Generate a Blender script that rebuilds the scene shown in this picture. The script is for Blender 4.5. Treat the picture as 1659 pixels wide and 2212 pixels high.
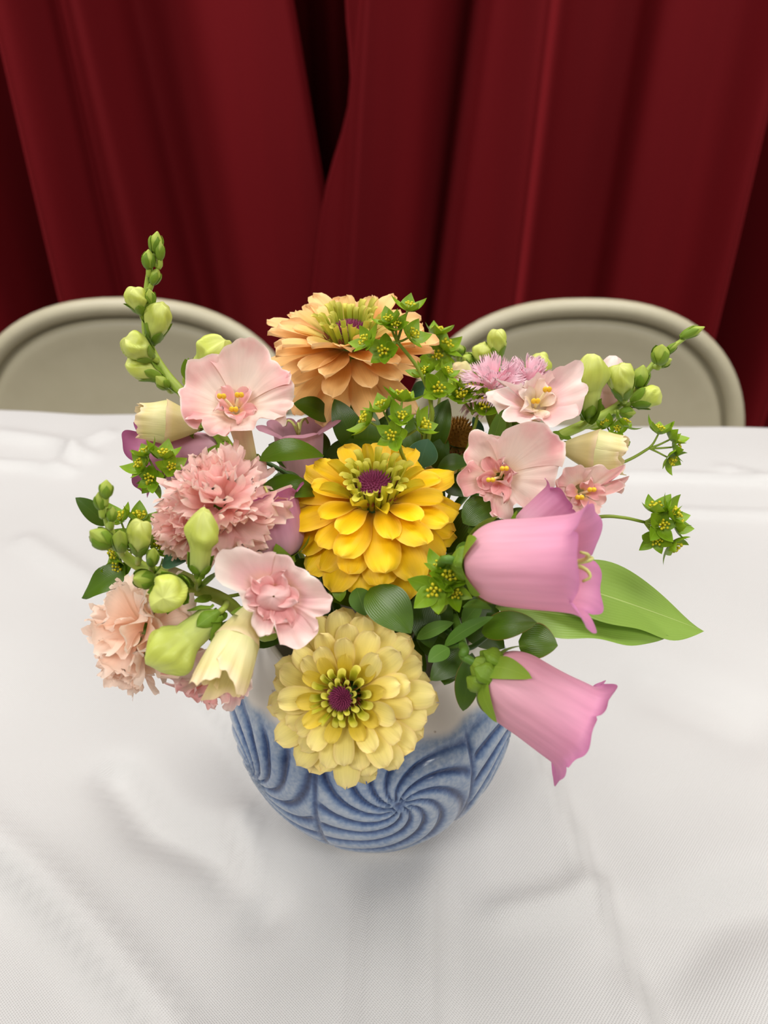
import bpy, math, random
from mathutils import Vector, Matrix, noise

for o in list(bpy.data.objects):
    bpy.data.objects.remove(o)
COL = bpy.context.scene.collection
scene = bpy.context.scene

# ------------------------------------------------------------------ camera
T = 0.74                      # height of the cloth on the table
FPX = 1661.0                  # focal length in photo pixels (frame 1659 x 2212)
PITCH = math.radians(34.8)
CAM = Vector((0.0, 0.0, T + 0.39))
FWD = Vector((0, math.cos(PITCH), -math.sin(PITCH)))
UPV = Vector((0, math.sin(PITCH), math.cos(PITCH)))
RGT = Vector((1, 0, 0))
cd = bpy.data.cameras.new('camera')
cam = bpy.data.objects.new('camera', cd)
COL.objects.link(cam)
cam.location = CAM
cam.rotation_euler = (math.radians(90) - PITCH, 0, 0)
cd.sensor_fit = 'VERTICAL'
cd.sensor_height = 36.0
cd.lens = FPX / 2212.0 * 36.0
cd.clip_start = 0.01
cd.dof.use_dof = True
cd.dof.focus_distance = 0.325
cd.dof.aperture_fstop = 10.0
scene.camera = cam

# ------------------------------------------------------------------ light
world = bpy.data.worlds.new('hall')
scene.world = world
world.use_nodes = True
world.node_tree.nodes['Background'].inputs[0].default_value = (1.0, 0.975, 0.945, 1)
world.node_tree.nodes['Background'].inputs[1].default_value = 0.30


def area(name, loc, target, sx, sy, power, col=(1, 0.97, 0.925)):
    ld = bpy.data.lights.new(name, 'AREA')
    ld.shape = 'RECTANGLE'
    ld.size = sx
    ld.size_y = sy
    ld.energy = power
    ld.color = col
    o = bpy.data.objects.new(name, ld)
    COL.objects.link(o)
    o.location = loc
    o.rotation_euler = (Vector(target) - Vector(loc)).to_track_quat('-Z', 'Y').to_euler()


# fluorescent ceiling panels of the hall, all shining straight down
for lx, ly, lz, pw in ((-0.85, 0.85, 2.35, 22), (0.85, 0.85, 2.35, 22), (-1.1, -1.1, 2.75, 31), (1.1, -1.1, 2.75, 31)):
    area('ceiling_panel_light', (lx, ly, lz), (lx, ly, 0), 1.2, 0.6, pw)

scene.view_settings.view_transform = 'Standard'
scene.view_settings.look = 'None'
scene.view_settings.gamma = 1.0
scene.view_settings.use_curve_mapping = False
scene.view_settings.exposure = 0.08


# ------------------------------------------------------------------ helpers
def S(r, g, b):
    def f(c):
        c /= 255.0
        return c / 12.92 if c <= 0.04045 else ((c + 0.055) / 1.055) ** 2.4
    return (f(r), f(g), f(b), 1.0)


def P(px, py, d):
    """the point on a photo pixel's ray that lies d metres in front of the camera on the ground plan"""
    v = RGT * ((px - 829.5) / FPX) - UPV * ((py - 1106) / FPX) + FWD
    return CAM + v * (d / v.y)


def mpp(p):
    """metres per photo pixel at a point"""
    return (p - CAM).dot(FWD) / FPX


def D(x, u, t):
    """direction given as right / up / towards the photographer"""
    return (RGT * x + UPV * u - FWD * t).normalized()


def lerp(a, b, t):
    return a + (b - a) * t


def sst(a, b, x):
    t = min(1, max(0, (x - a) / (b - a)))
    return t * t * (3 - 2 * t)


def frame(o, z, x=None, roll=0.0):
    z = z.normalized()
    h = x if x is not None else Vector((1, 0, 0))
    if abs(h.normalized().dot(z)) > 0.97:
        h = Vector((0, 1, 0))
    y = z.cross(h).normalized()
    x = y.cross(z).normalized()
    m = Matrix((x, y, z)).transposed().to_4x4()
    m.translation = o
    return m @ Matrix.Rotation(roll, 4, 'Z')


def yframe(o, ydir, up):
    """local Y along ydir, local Z as near up as it can be"""
    y = ydir.normalized()
    if abs(up.normalized().dot(y)) > 0.98:
        up = Vector((0.3, -0.5, 0.8))
    x = y.cross(up).normalized()
    z = x.cross(y).normalized()
    m = Matrix((x, y, z)).transposed().to_4x4()
    m.translation = o
    return m


def mesh_from(name, verts, faces, uvs=None, smooth=True):
    me = bpy.data.meshes.new(name)
    me.from_pydata([tuple(v) for v in verts], [], faces)
    if uvs is not None:
        ul = me.uv_layers.new(name='UVMap')
        li = [0] * len(me.loops)
        me.loops.foreach_get('vertex_index', li)
        fl = []
        for i in li:
            fl.extend(uvs[i])
        ul.data.foreach_set('uv', fl)
    if smooth:
        me.polygons.foreach_set('use_smooth', [True] * len(me.polygons))
    me.update()
    return me


def grid(name, nu, nv, f, closed=False):
    """f(u, v) with both in 0..1; u runs along, v across; UV = (v, u)"""
    V, F, U = [], [], []
    for i in range(nu + 1):
        for j in range(nv + (0 if closed else 1)):
            u, v = i / nu, j / nv
            V.append(f(u, v))
            U.append((v, u))
    w = nv if closed else nv + 1
    for i in range(nu):
        for j in range(nv):
            a, b = i * w + j, i * w + (j + 1) % w
            F.append((a, b, b + w, a + w))
    return mesh_from(name, V, F, U)


class Bag:
    """several shapes joined into one mesh"""
    def __init__(s):
        s.v, s.f, s.u = [], [], []

    def add(s, me, m=None):
        n = len(s.v)
        uv = {}
        if me.uv_layers:
            d = me.uv_layers[0].data
            for p in me.polygons:
                for li in p.loop_indices:
                    uv[me.loops[li].vertex_index] = tuple(d[li].uv)
        for v in me.vertices:
            s.v.append((m @ v.co) if m else v.co.copy())
            s.u.append(uv.get(v.index, (0, 0)))
        for p in me.polygons:
            s.f.append([n + i for i in p.vertices])
        return s

    def done(s, name):
        return mesh_from(name, s.v, s.f, s.u)


WM = {}


def put(name, me, mat, parent=None, m=None):
    """one mesh object; m is where it stands in the world"""
    m = m if m is not None else Matrix.Identity(4)
    o = bpy.data.objects.new(name, me)
    COL.objects.link(o)
    if me is not None and mat is not None:
        if not me.materials:
            me.materials.append(mat)
        elif me.materials[0] != mat:
            o.material_slots[0].link = 'OBJECT'
            o.material_slots[0].material = mat
    if parent is not None:
        o.parent = parent
        o.matrix_parent_inverse = WM[parent.name].inverted()
    o.matrix_basis = m
    WM[o.name] = m.copy()
    return o


def thing(name, label, cat, loc, group=None):
    o = bpy.data.objects.new(name, None)
    COL.objects.link(o)
    o.empty_display_size = 0.01
    m = Matrix.Translation(loc)
    o.matrix_basis = m
    WM[o.name] = m
    tag(o, label, cat, group)
    return o


def tag(o, label=None, cat=None, group=None, kind=None):
    if label:
        o['label'] = label
    if cat:
        o['category'] = cat
    if group:
        o['group'] = group
    if kind:
        o['kind'] = kind
    return o


def spline(pts, n):
    """Catmull-Rom through pts"""
    pts = [Vector(p) for p in pts]
    if len(pts) == 2:
        return [pts[0].lerp(pts[1], i / n) for i in range(n + 1)]
    q = [pts[0] * 2 - pts[1]] + pts + [pts[-1] * 2 - pts[-2]]
    out = []
    k = len(pts) - 1
    for i in range(n + 1):
        t = i / n * k
        s = min(int(t), k - 1)
        t -= s
        a, b, c, d = q[s:s + 4]
        out.append(0.5 * (2 * b + (c - a) * t + (2 * a - 5 * b + 4 * c - d) * t * t + (3 * b - a - 3 * c + d) * t ** 3))
    return out


def tube(name, pts, rads, seg=8, n=16, smooth=True, cap=True):
    c = spline(pts, n) if smooth else [Vector(p) for p in pts]
    n = len(c) - 1
    if not isinstance(rads, (list, tuple)):
        rads = [rads, rads]
    V, F, U = [], [], []
    nrm = None
    for i, p in enumerate(c):
        d = (c[min(i + 1, n)] - c[max(i - 1, 0)]).normalized()
        if nrm is None:
            nrm = d.orthogonal().normalized()
        nrm = (nrm - d * nrm.dot(d)).normalized()
        b = d.cross(nrm)
        t = i / n * (len(rads) - 1)
        k = min(int(t), len(rads) - 2)
        r = lerp(rads[k], rads[k + 1], t - k)
        for j in range(seg):
            a = 2 * math.pi * j / seg
            V.append(p + nrm * (math.cos(a) * r) + b * (math.sin(a) * r))
            U.append((j / seg, i / n))
    for i in range(n):
        for j in range(seg):
            a, b = i * seg + j, i * seg + (j + 1) % seg
            F.append((a, b, b + seg, a + seg))
    if cap:
        F.append(list(range(seg))[::-1])
        F.append([n * seg + j for j in range(seg)])
    return mesh_from(name, V, F, U)


def ball(name, r, nu=6, nv=8, sz=1.0):
    def f(u, v):
        a, b = math.pi * (u * 0.98 + 0.01), 2 * math.pi * v
        return Vector((r * math.sin(a) * math.cos(b), r * math.sin(a) * math.sin(b), -r * sz * math.cos(a)))
    return grid(name, nu, nv, f, True)


# ------------------------------------------------------------------ materials
def nt_new(name):
    m = bpy.data.materials.new(name)
    m.use_nodes = True
    nt = m.node_tree
    b = nt.nodes['Principled BSDF']
    return m, nt, b


def N(nt, t, **kw):
    n = nt.nodes.new(t)
    for k, v in kw.items():
        setattr(n, k, v)
    return n


def L(nt, a, b):
    nt.links.new(a, b)


def mixc(nt, fac, a, b, mode='MIX'):
    n = N(nt, 'ShaderNodeMix', data_type='RGBA', blend_type=mode)
    for sock, val in ((n.inputs[0], fac), (n.inputs[6], a), (n.inputs[7], b)):
        if hasattr(val, 'links'):
            L(nt, val, sock)
        else:
            sock.default_value = val
    return n.outputs[2]


def math_n(nt, op, a, b=0.0):
    n = N(nt, 'ShaderNodeMath', operation=op)
    for sock, val in ((n.inputs[0], a), (n.inputs[1], b)):
        if hasattr(val, 'links'):
            L(nt, val, sock)
        else:
            sock.default_value = val
    return n.outputs[0]


def ramp(nt, fac, stops):
    r = N(nt, 'ShaderNodeValToRGB')
    e = r.color_ramp.elements
    while len(e) < len(stops):
        e.new(0.5)
    for el, (p, c) in zip(e, stops):
        el.position = p
        el.color = c
    L(nt, fac, r.inputs[0])
    return r.outputs[0]


def petal_mat(name, stops, edge=None, edge_w=0.0, streak=0.14, rough=0.55, trans=0.3, vary=0.12, spec=0.3,
              blotch=None, blotch_amt=0.0, blotch_scale=60.0, fleck=None, bump=0.18):
    """stops run base to tip (UV y); edge colours the rim; streak draws the veins along the petal"""
    m, nt, b = nt_new(name)
    uv = N(nt, 'ShaderNodeUVMap')
    sp = N(nt, 'ShaderNodeSeparateXYZ')
    L(nt, uv.outputs[0], sp.inputs[0])
    col = ramp(nt, sp.outputs[1], stops)
    tc = N(nt, 'ShaderNodeTexCoord')
    if blotch:
        nz = N(nt, 'ShaderNodeTexNoise')
        nz.inputs['Scale'].default_value = blotch_scale
        nz.inputs['Detail'].default_value = 3
        L(nt, tc.outputs['Object'], nz.inputs['Vector'])
        f = math_n(nt, 'MULTIPLY', ramp(nt, nz.outputs[0], [(0.38, (0, 0, 0, 1)), (0.66, (1, 1, 1, 1))]), blotch_amt)
        col = mixc(nt, f, col, blotch)
    if edge:
        e = math_n(nt, 'ABSOLUTE', math_n(nt, 'SUBTRACT', sp.outputs[0], 0.5))
        e = math_n(nt, 'MULTIPLY', e, 2.0)
        e = math_n(nt, 'POWER', e, 5.0)
        t = math_n(nt, 'POWER', sp.outputs[1], 9.0)
        e = math_n(nt, 'MULTIPLY', math_n(nt, 'MAXIMUM', e, t), edge_w)
        col = mixc(nt, e, col, edge)
    mp = N(nt, 'ShaderNodeMapping')
    mp.inputs['Scale'].default_value = (26, 1.6, 1)
    L(nt, uv.outputs[0], mp.inputs[0])
    oi = N(nt, 'ShaderNodeObjectInfo')
    L(nt, math_n(nt, 'MULTIPLY', oi.outputs['Random'], 40.0), mp.inputs['Location'])
    nz = N(nt, 'ShaderNodeTexNoise')
    nz.inputs['Scale'].default_value = 1.0
    nz.inputs['Detail'].default_value = 2
    L(nt, mp.outputs[0], nz.inputs['Vector'])
    k = math_n(nt, 'ADD', math_n(nt, 'MULTIPLY', nz.outputs[0], streak * 2), 1 - streak)
    k = math_n(nt, 'MULTIPLY', k, math_n(nt, 'ADD', math_n(nt, 'MULTIPLY', oi.outputs['Random'], vary * 2), 1 - vary))
    sc = N(nt, 'ShaderNodeVectorMath', operation='SCALE')
    L(nt, col, sc.inputs[0])
    L(nt, k, sc.inputs['Scale'])
    col = sc.outputs[0]
    if fleck:
        fz = N(nt, 'ShaderNodeTexNoise')
        fz.inputs['Scale'].default_value = 260
        L(nt, tc.outputs['Object'], fz.inputs['Vector'])
        col = mixc(nt, ramp(nt, fz.outputs[0], [(0.74, (0, 0, 0, 1)), (0.8, (1, 1, 1, 1))]), col, fleck)
    L(nt, col, b.inputs['Base Color'])
    b.inputs['Roughness'].default_value = rough
    b.inputs['Specular IOR Level'].default_value = spec
    bp = N(nt, 'ShaderNodeBump')
    bp.inputs['Strength'].default_value = bump
    bp.inputs['Distance'].default_value = 0.0006
    L(nt, nz.outputs[0], bp.inputs['Height'])
    L(nt, bp.outputs[0], b.inputs['Normal'])
    tr = N(nt, 'ShaderNodeBsdfTranslucent')
    L(nt, col, tr.inputs[0])
    mx = N(nt, 'ShaderNodeMixShader')
    mx.inputs[0].default_value = trans
    L(nt, b.outputs[0], mx.inputs[1])
    L(nt, tr.outputs[0], mx.inputs[2])
    L(nt, mx.outputs[0], nt.nodes['Material Output'].inputs[0])
    return m


def leaf_mat(name, ca, cb, vein, rough=0.3, trans=0.12, vein_w=0.02, spec=0.5, veinamt=0.7, edge=None):
    m, nt, b = nt_new(name)
    uv = N(nt, 'ShaderNodeUVMap')
    sp = N(nt, 'ShaderNodeSeparateXYZ')
    L(nt, uv.outputs[0], sp.inputs[0])
    tc = N(nt, 'ShaderNodeTexCoord')
    nz = N(nt, 'ShaderNodeTexNoise')
    nz.inputs['Scale'].default_value = 45
    nz.inputs['Detail'].default_value = 4
    L(nt, tc.outputs['Object'], nz.inputs['Vector'])
    oi = N(nt, 'ShaderNodeObjectInfo')
    f = math_n(nt, 'ADD', math_n(nt, 'MULTIPLY', nz.outputs[0], 0.7), math_n(nt, 'SUBTRACT', math_n(nt, 'MULTIPLY', oi.outputs['Random'], 0.7), 0.2))
    col = mixc(nt, f, ca, cb)
    e = math_n(nt, 'ABSOLUTE', math_n(nt, 'SUBTRACT', sp.outputs[0], 0.5))
    v = ramp(nt, e, [(0.0, (1, 1, 1, 1)), (vein_w, (0, 0, 0, 1))])
    col = mixc(nt, math_n(nt, 'MULTIPLY', v, veinamt), col, vein)
    if edge:
        g = ramp(nt, e, [(0.465, (0, 0, 0, 1)), (0.5, (1, 1, 1, 1))])
        col = mixc(nt, math_n(nt, 'MULTIPLY', g, 0.7), col, edge)
    L(nt, col, b.inputs['Base Color'])
    b.inputs['Roughness'].default_value = rough
    b.inputs['Specular IOR Level'].default_value = spec
    wv = N(nt, 'ShaderNodeTexWave')
    wv.wave_type = 'BANDS'
    wv.bands_direction = 'X'
    wv.inputs['Scale'].default_value = 6
    wv.inputs['Distortion'].default_value = 1.5
    L(nt, uv.outputs[0], wv.inputs['Vector'])
    bp = N(nt, 'ShaderNodeBump')
    bp.inputs['Strength'].default_value = 0.12
    bp.inputs['Distance'].default_value = 0.0008
    L(nt, wv.outputs[0], bp.inputs['Height'])
    L(nt, bp.outputs[0], b.inputs['Normal'])
    tr = N(nt, 'ShaderNodeBsdfTranslucent')
    L(nt, col, tr.inputs[0])
    mx = N(nt, 'ShaderNodeMixShader')
    mx.inputs[0].default_value = trans
    L(nt, b.outputs[0], mx.inputs[1])
    L(nt, tr.outputs[0], mx.inputs[2])
    L(nt, mx.outputs[0], nt.nodes['Material Output'].inputs[0])
    return m


def plain(name, ca, cb=None, scale=80, rough=0.5, spec=0.4, bump=0.0, metallic=0.0):
    m, nt, b = nt_new(name)
    tc = N(nt, 'ShaderNodeTexCoord')
    nz = N(nt, 'ShaderNodeTexNoise')
    nz.inputs['Scale'].default_value = scale
    nz.inputs['Detail'].default_value = 4
    L(nt, tc.outputs['Object'], nz.inputs['Vector'])
    col = mixc(nt, nz.outputs[0], ca, cb or ca)
    L(nt, col, b.inputs['Base Color'])
    b.inputs['Roughness'].default_value = rough
    b.inputs['Specular IOR Level'].default_value = spec
    b.inputs['Metallic'].default_value = metallic
    if bump:
        bp = N(nt, 'ShaderNodeBump')
        bp.inputs['Strength'].default_value = bump
        bp.inputs['Distance'].default_value = 0.001
        L(nt, nz.outputs[0], bp.inputs['Height'])
        L(nt, bp.outputs[0], b.inputs['Normal'])
    return m


def velvet(name, ca, cb):
    m, nt, b = nt_new(name)
    tc = N(nt, 'ShaderNodeTexCoord')
    mp = N(nt, 'ShaderNodeMapping')
    mp.inputs['Scale'].default_value = (9, 9, 0.8)
    L(nt, tc.outputs['Object'], mp.inputs[0])
    nz = N(nt, 'ShaderNodeTexNoise')
    nz.inputs['Scale'].default_value = 1.0
    nz.inputs['Detail'].default_value = 3
    L(nt, mp.outputs[0], nz.inputs['Vector'])
    fz = N(nt, 'ShaderNodeTexNoise')
    fz.inputs['Scale'].default_value = 900
    L(nt, tc.outputs['Object'], fz.inputs['Vector'])
    col = mixc(nt, nz.outputs[0], ca, cb)
    L(nt, col, b.inputs['Base Color'])
    b.inputs['Roughness'].default_value = 0.8
    b.inputs['Specular IOR Level'].default_value = 0.12
    b.inputs['Sheen Weight'].default_value = 0.55
    b.inputs['Sheen Roughness'].default_value = 0.3
    b.inputs['Sheen Tint'].default_value = S(215, 60, 70)
    bp = N(nt, 'ShaderNodeBump')
    bp.inputs['Strength'].default_value = 0.25
    bp.inputs['Distance'].default_value = 0.001
    L(nt, fz.outputs[0], bp.inputs['Height'])
    L(nt, bp.outputs[0], b.inputs['Normal'])
    return m


M = {}
M['velvet'] = velvet('red_velvet', S(82, 6, 13), S(104, 10, 18))
M['chair'] = plain('beige_enamel', S(170, 163, 138), S(178, 171, 147), 40, 0.42, 0.5)
M['rubber'] = plain('grey_rubber', S(60, 58, 55), S(72, 70, 66), 60, 0.8)
M['floor'] = plain('vinyl_floor', S(150, 138, 120), S(170, 158, 140), 6, 0.4)
M['plaster'] = plain('plaster', S(205, 198, 184), S(214, 208, 195), 12, 0.8)
M['plastic'] = plain('table_plastic', S(196, 194, 188), S(206, 204, 198), 120, 0.6, 0.4, 0.1)
M['steel'] = plain('grey_steel', S(120, 120, 118), S(136, 136, 134), 60, 0.4, 0.5)


def cloth_mat():
    m, nt, b = nt_new('white_satin_cloth')
    tc = N(nt, 'ShaderNodeTexCoord')
    nz = N(nt, 'ShaderNodeTexNoise')
    nz.inputs['Scale'].default_value = 5
    nz.inputs['Detail'].default_value = 3
    L(nt, tc.outputs['Object'], nz.inputs['Vector'])
    col = mixc(nt, nz.outputs[0], S(190, 189, 188), S(198, 197, 196))
    wx = N(nt, 'ShaderNodeTexWave')
    wx.bands_direction = 'X'
    wx.inputs['Scale'].default_value = 260
    wy = N(nt, 'ShaderNodeTexWave')
    wy.bands_direction = 'Y'
    wy.inputs['Scale'].default_value = 340
    mw = N(nt, 'ShaderNodeMapping')
    mw.inputs['Rotation'].default_value = (0, 0, math.radians(38))
    L(nt, tc.outputs['Object'], mw.inputs[0])
    L(nt, mw.outputs[0], wx.inputs['Vector'])
    L(nt, mw.outputs[0], wy.inputs['Vector'])
    h = math_n(nt, 'MULTIPLY', wx.outputs[1], wy.outputs[1])
    L(nt, col, b.inputs['Base Color'])
    b.inputs['Roughness'].default_value = 0.42
    b.inputs['Specular IOR Level'].default_value = 0.55
    b.inputs['Sheen Weight'].default_value = 0.25
    b.inputs['Sheen Roughness'].default_value = 0.4
    bp = N(nt, 'ShaderNodeBump')
    bp.inputs['Strength'].default_value = 0.55
    bp.inputs['Distance'].default_value = 0.0004
    L(nt, h, bp.inputs['Height'])
    L(nt, bp.outputs[0], b.inputs['Normal'])
    return m


M['cloth'] = cloth_mat()


def glaze_mat():
    m, nt, b = nt_new('blue_carved_glaze')
    at = N(nt, 'ShaderNodeAttribute')
    at.attribute_name = 'glaze'
    sp = N(nt, 'ShaderNodeSeparateColor')
    L(nt, at.outputs['Color'], sp.inputs[0])
    tc = N(nt, 'ShaderNodeTexCoord')
    nz = N(nt, 'ShaderNodeTexNoise')
    nz.inputs['Scale'].default_value = 420
    nz.inputs['Detail'].default_value = 3
    L(nt, tc.outputs['Object'], nz.inputs['Vector'])
    n2 = N(nt, 'ShaderNodeTexNoise')
    n2.inputs['Scale'].default_value = 38
    n2.inputs['Detail'].default_value = 4
    L(nt, tc.outputs['Object'], n2.inputs['Vector'])
    g = math_n(nt, 'ADD', sp.outputs[0], math_n(nt, 'MULTIPLY', math_n(nt, 'SUBTRACT', nz.outputs[0], 0.5), 0.55))
    g = math_n(nt, 'ADD', g, math_n(nt, 'MULTIPLY', math_n(nt, 'SUBTRACT', n2.outputs[0], 0.5), 0.6))
    col = ramp(nt, g, [(0.0, S(158, 168, 182)), (0.28, S(112, 132, 162)), (0.62, S(62, 84, 126)), (1.0, S(30, 44, 80))])
    col = mixc(nt, sp.outputs[1], col, S(222, 214, 204))
    sk = N(nt, 'ShaderNodeTexNoise')
    sk.inputs['Scale'].default_value = 170
    L(nt, tc.outputs['Object'], sk.inputs['Vector'])
    f = math_n(nt, 'MULTIPLY', ramp(nt, sk.outputs[0], [(0.70, (0, 0, 0, 1)), (0.74, (1, 1, 1, 1))]), sp.outputs[1])
    col = mixc(nt, math_n(nt, 'MULTIPLY', f, 0.7), col, S(120, 92, 70))
    L(nt, col, b.inputs['Base Color'])
    b.inputs['Roughness'].default_value = 0.2
    b.inputs['Specular IOR Level'].default_value = 0.5
    return m


M['glaze'] = glaze_mat()

# flowers
M['yellow'] = petal_mat('yellow_petal', [(0, S(200, 156, 50)), (0.25, S(240, 186, 10)), (0.8, S(250, 208, 12)), (1, S(248, 206, 24))],
                        S(244, 200, 110), 0.35, 0.10, 0.5, 0.22)
M['yellow_in'] = petal_mat('lime_yellow_petal', [(0, S(190, 170, 30)), (0.5, S(206, 190, 40)), (1, S(240, 200, 40))], None, 0, 0.12, 0.5, 0.25)
M['quill'] = petal_mat('lime_quill', [(0, S(176, 160, 40)), (0.5, S(186, 190, 44)), (1, S(214, 206, 64))], S(236, 226, 120), 0.5, 0.12, 0.5, 0.25)
M['quill_green'] = petal_mat('green_quill', [(0, S(150, 160, 50)), (0.5, S(168, 182, 52)), (1, S(206, 200, 84))], S(232, 220, 120), 0.5, 0.12, 0.5, 0.25)
M['pale'] = petal_mat('pale_yellow_petal', [(0, S(222, 194, 70)), (0.4, S(244, 226, 116)), (1, S(248, 234, 160))],
                      S(224, 190, 140), 0.5, 0.10, 0.55, 0.25, fleck=S(150, 110, 60))
M['pale_in'] = petal_mat('butter_petal', [(0, S(196, 170, 40)), (0.5, S(216, 188, 54)), (1, S(228, 204, 92))], None, 0, 0.12, 0.5, 0.25)
M['peach'] = petal_mat('peach_petal', [(0, S(226, 170, 90)), (0.4, S(240, 188, 112)), (1, S(246, 206, 146))],
                       S(240, 200, 160), 0.35, 0.12, 0.55, 0.28)
M['peach_in'] = petal_mat('straw_petal', [(0, S(206, 190, 80)), (0.5, S(226, 196, 112)), (1, S(238, 198, 140))], None, 0, 0.12, 0.55, 0.28)
M['faded'] = petal_mat('faded_petal', [(0, S(160, 130, 60)), (0.5, S(216, 194, 120)), (1, S(228, 208, 150))], None, 0, 0.2, 0.6, 0.2)
M['plum'] = plain('plum_disc', S(112, 34, 64), S(148, 62, 100), 400, 0.6, 0.3, 0.4)
M['brown_disc'] = plain('brown_disc', S(110, 74, 20), S(150, 108, 30), 400, 0.7, 0.2, 0.4)
M['chaff'] = plain('red_brown_chaff', S(110, 40, 30), S(150, 90, 50), 300, 0.7)
M['bell'] = petal_mat('pink_bell', [(0, S(232, 178, 190)), (0.4, S(231, 169, 189)), (0.7, S(226, 156, 186)), (1, S(214, 136, 184))],
                      None, 0, 0.18, 0.5, 0.3, vary=0.04)
M['bell_dusk'] = petal_mat('mauve_bell', [(0, S(214, 170, 182)), (0.5, S(204, 140, 168)), (1, S(176, 96, 146))], None, 0, 0.10, 0.5, 0.3, vary=0.04)
M['bell_back'] = petal_mat('dusty_bell', [(0, S(222, 190, 194)), (0.5, S(214, 172, 184)), (1, S(200, 146, 166))], None, 0, 0.10, 0.5, 0.35, vary=0.04)
M['snap'] = petal_mat('blush_snapdragon', [(0, S(236, 206, 170)), (0.22, S(242, 218, 202)), (0.6, S(236, 178, 174)), (0.88, S(232, 164, 166)), (1, S(248, 224, 216))],
                      None, 0, 0.06, 0.5, 0.3, vary=0.04, blotch=S(240, 222, 208), blotch_amt=0.7, blotch_scale=70)
M['snap_tube'] = petal_mat('snapdragon_tube', [(0, S(190, 190, 110)), (0.4, S(222, 204, 160)), (1, S(236, 208, 190))], None, 0, 0.1, 0.5, 0.3, vary=0.04)
M['snap_white'] = petal_mat('white_snapdragon', [(0, S(236, 200, 170)), (0.3, S(240, 196, 196)), (0.6, S(242, 220, 212)), (1, S(250, 238, 230))],
                            None, 0, 0.06, 0.5, 0.3, vary=0.04, blotch=S(230, 170, 172), blotch_amt=0.55, blotch_scale=60)
M['snap_pink'] = petal_mat('pink_petaloid', [(0, S(236, 196, 130)), (0.3, S(232, 164, 164)), (1, S(238, 190, 186))], S(244, 214, 208), 0.6, 0.08, 0.5, 0.3)
M['snap_cream'] = petal_mat('cream_petaloid', [(0, S(226, 206, 150)), (0.5, S(238, 220, 200)), (1, S(240, 216, 206))], None, 0, 0.08, 0.5, 0.3)
M['bud'] = petal_mat('lime_bud', [(0, S(196, 210, 130)), (0.4, S(208, 220, 120)), (0.8, S(206, 216, 96)), (1, S(220, 226, 130))],
                     None, 0, 0.10, 0.42, 0.25, vary=0.06, spec=0.45)
M['bud_cream'] = petal_mat('cream_bud', [(0, S(214, 212, 150)), (0.45, S(228, 220, 164)), (0.8, S(226, 212, 150)), (1, S(236, 214, 176))],
                           None, 0, 0.10, 0.42, 0.28, vary=0.05, spec=0.45)
M['bud_green'] = petal_mat('green_bud', [(0, S(120, 150, 46)), (0.5, S(146, 172, 58)), (1, S(186, 200, 90))], None, 0, 0.12, 0.5, 0.15, spec=0.35)
M['sepal'] = leaf_mat('green_sepal', S(104, 138, 34), S(132, 160, 50), S(150, 176, 70), 0.5, 0.15, 0.03, 0.3, 0.4)
M['snap_stem'] = plain('pale_green_stem', S(150, 172, 62), S(166, 186, 80), 120, 0.5)
M['cream'] = plain('cream_filament', S(236, 222, 170), S(240, 228, 186), 100, 0.5)
M['anther'] = plain('yellow_anther', S(226, 176, 30), S(236, 192, 50), 300, 0.6)
M['pistil'] = plain('green_pistil', S(196, 200, 110), S(206, 208, 128), 200, 0.5)
M['carn'] = petal_mat('pink_carnation', [(0, S(240, 184, 176)), (0.5, S(246, 200, 196)), (0.9, S(248, 208, 204)), (1, S(250, 228, 216))],
                      None, 0, 0.10, 0.6, 0.42, vary=0.06, blotch=S(244, 216, 190), blotch_amt=0.35, blotch_scale=120, bump=0.0)
M['carn_pale'] = petal_mat('pale_carnation', [(0, S(248, 212, 184)), (0.5, S(252, 226, 208)), (1, S(253, 232, 216))],
                           None, 0, 0.10, 0.6, 0.42, vary=0.05, bump=0.0)
M['carn_rose'] = petal_mat('rose_carnation', [(0, S(238, 190, 200)), (0.5, S(246, 206, 218)), (1, S(250, 220, 230))],
                           None, 0, 0.10, 0.6, 0.42, vary=0.06, bump=0.0)
M['ruscus'] = leaf_mat('dark_glossy_leaf', S(40, 66, 8), S(76, 106, 16), S(100, 126, 40), 0.3, 0.10, 0.012, 0.36, 0.3)
M['ruscus_edge'] = leaf_mat('red_edged_leaf', S(50, 78, 8), S(76, 108, 14), S(100, 128, 36), 0.3, 0.12, 0.012, 0.5, 0.3, S(140, 84, 40))
M['blueleaf'] = leaf_mat('blue_green_leaf', S(44, 88, 56), S(66, 108, 76), S(104, 140, 110), 0.4, 0.1, 0.012, 0.4, 0.4, S(110, 150, 110))
M['bigleaf'] = leaf_mat('light_green_leaf', S(126, 160, 62), S(146, 178, 80), S(190, 208, 130), 0.45, 0.22, 0.012, 0.4, 0.9)
M['fuzzy'] = leaf_mat('soft_green_leaf', S(74, 112, 34), S(98, 136, 50), S(130, 160, 80), 0.55, 0.15, 0.02, 0.3, 0.5)
M['stem'] = plain('green_stem', S(74, 112, 30), S(92, 130, 40), 90, 0.5)
M['stem_dark'] = plain('dark_green_stem', S(46, 80, 22), S(62, 96, 28), 90, 0.5)
M['bract'] = leaf_mat('yellow_green_bract', S(112, 150, 16), S(140, 172, 34), S(168, 190, 70), 0.42, 0.2, 0.02, 0.4, 0.5, S(170, 196, 80))
M['floret'] = plain('yellow_floret', S(186, 176, 10), S(206, 196, 30), 300, 0.5)
M['bup_stem'] = plain('olive_stem', S(120, 142, 40), S(136, 156, 52), 90, 0.5)
M['soil'] = plain('stem_foam', S(34, 48, 24), S(46, 60, 30), 60, 0.9)

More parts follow.
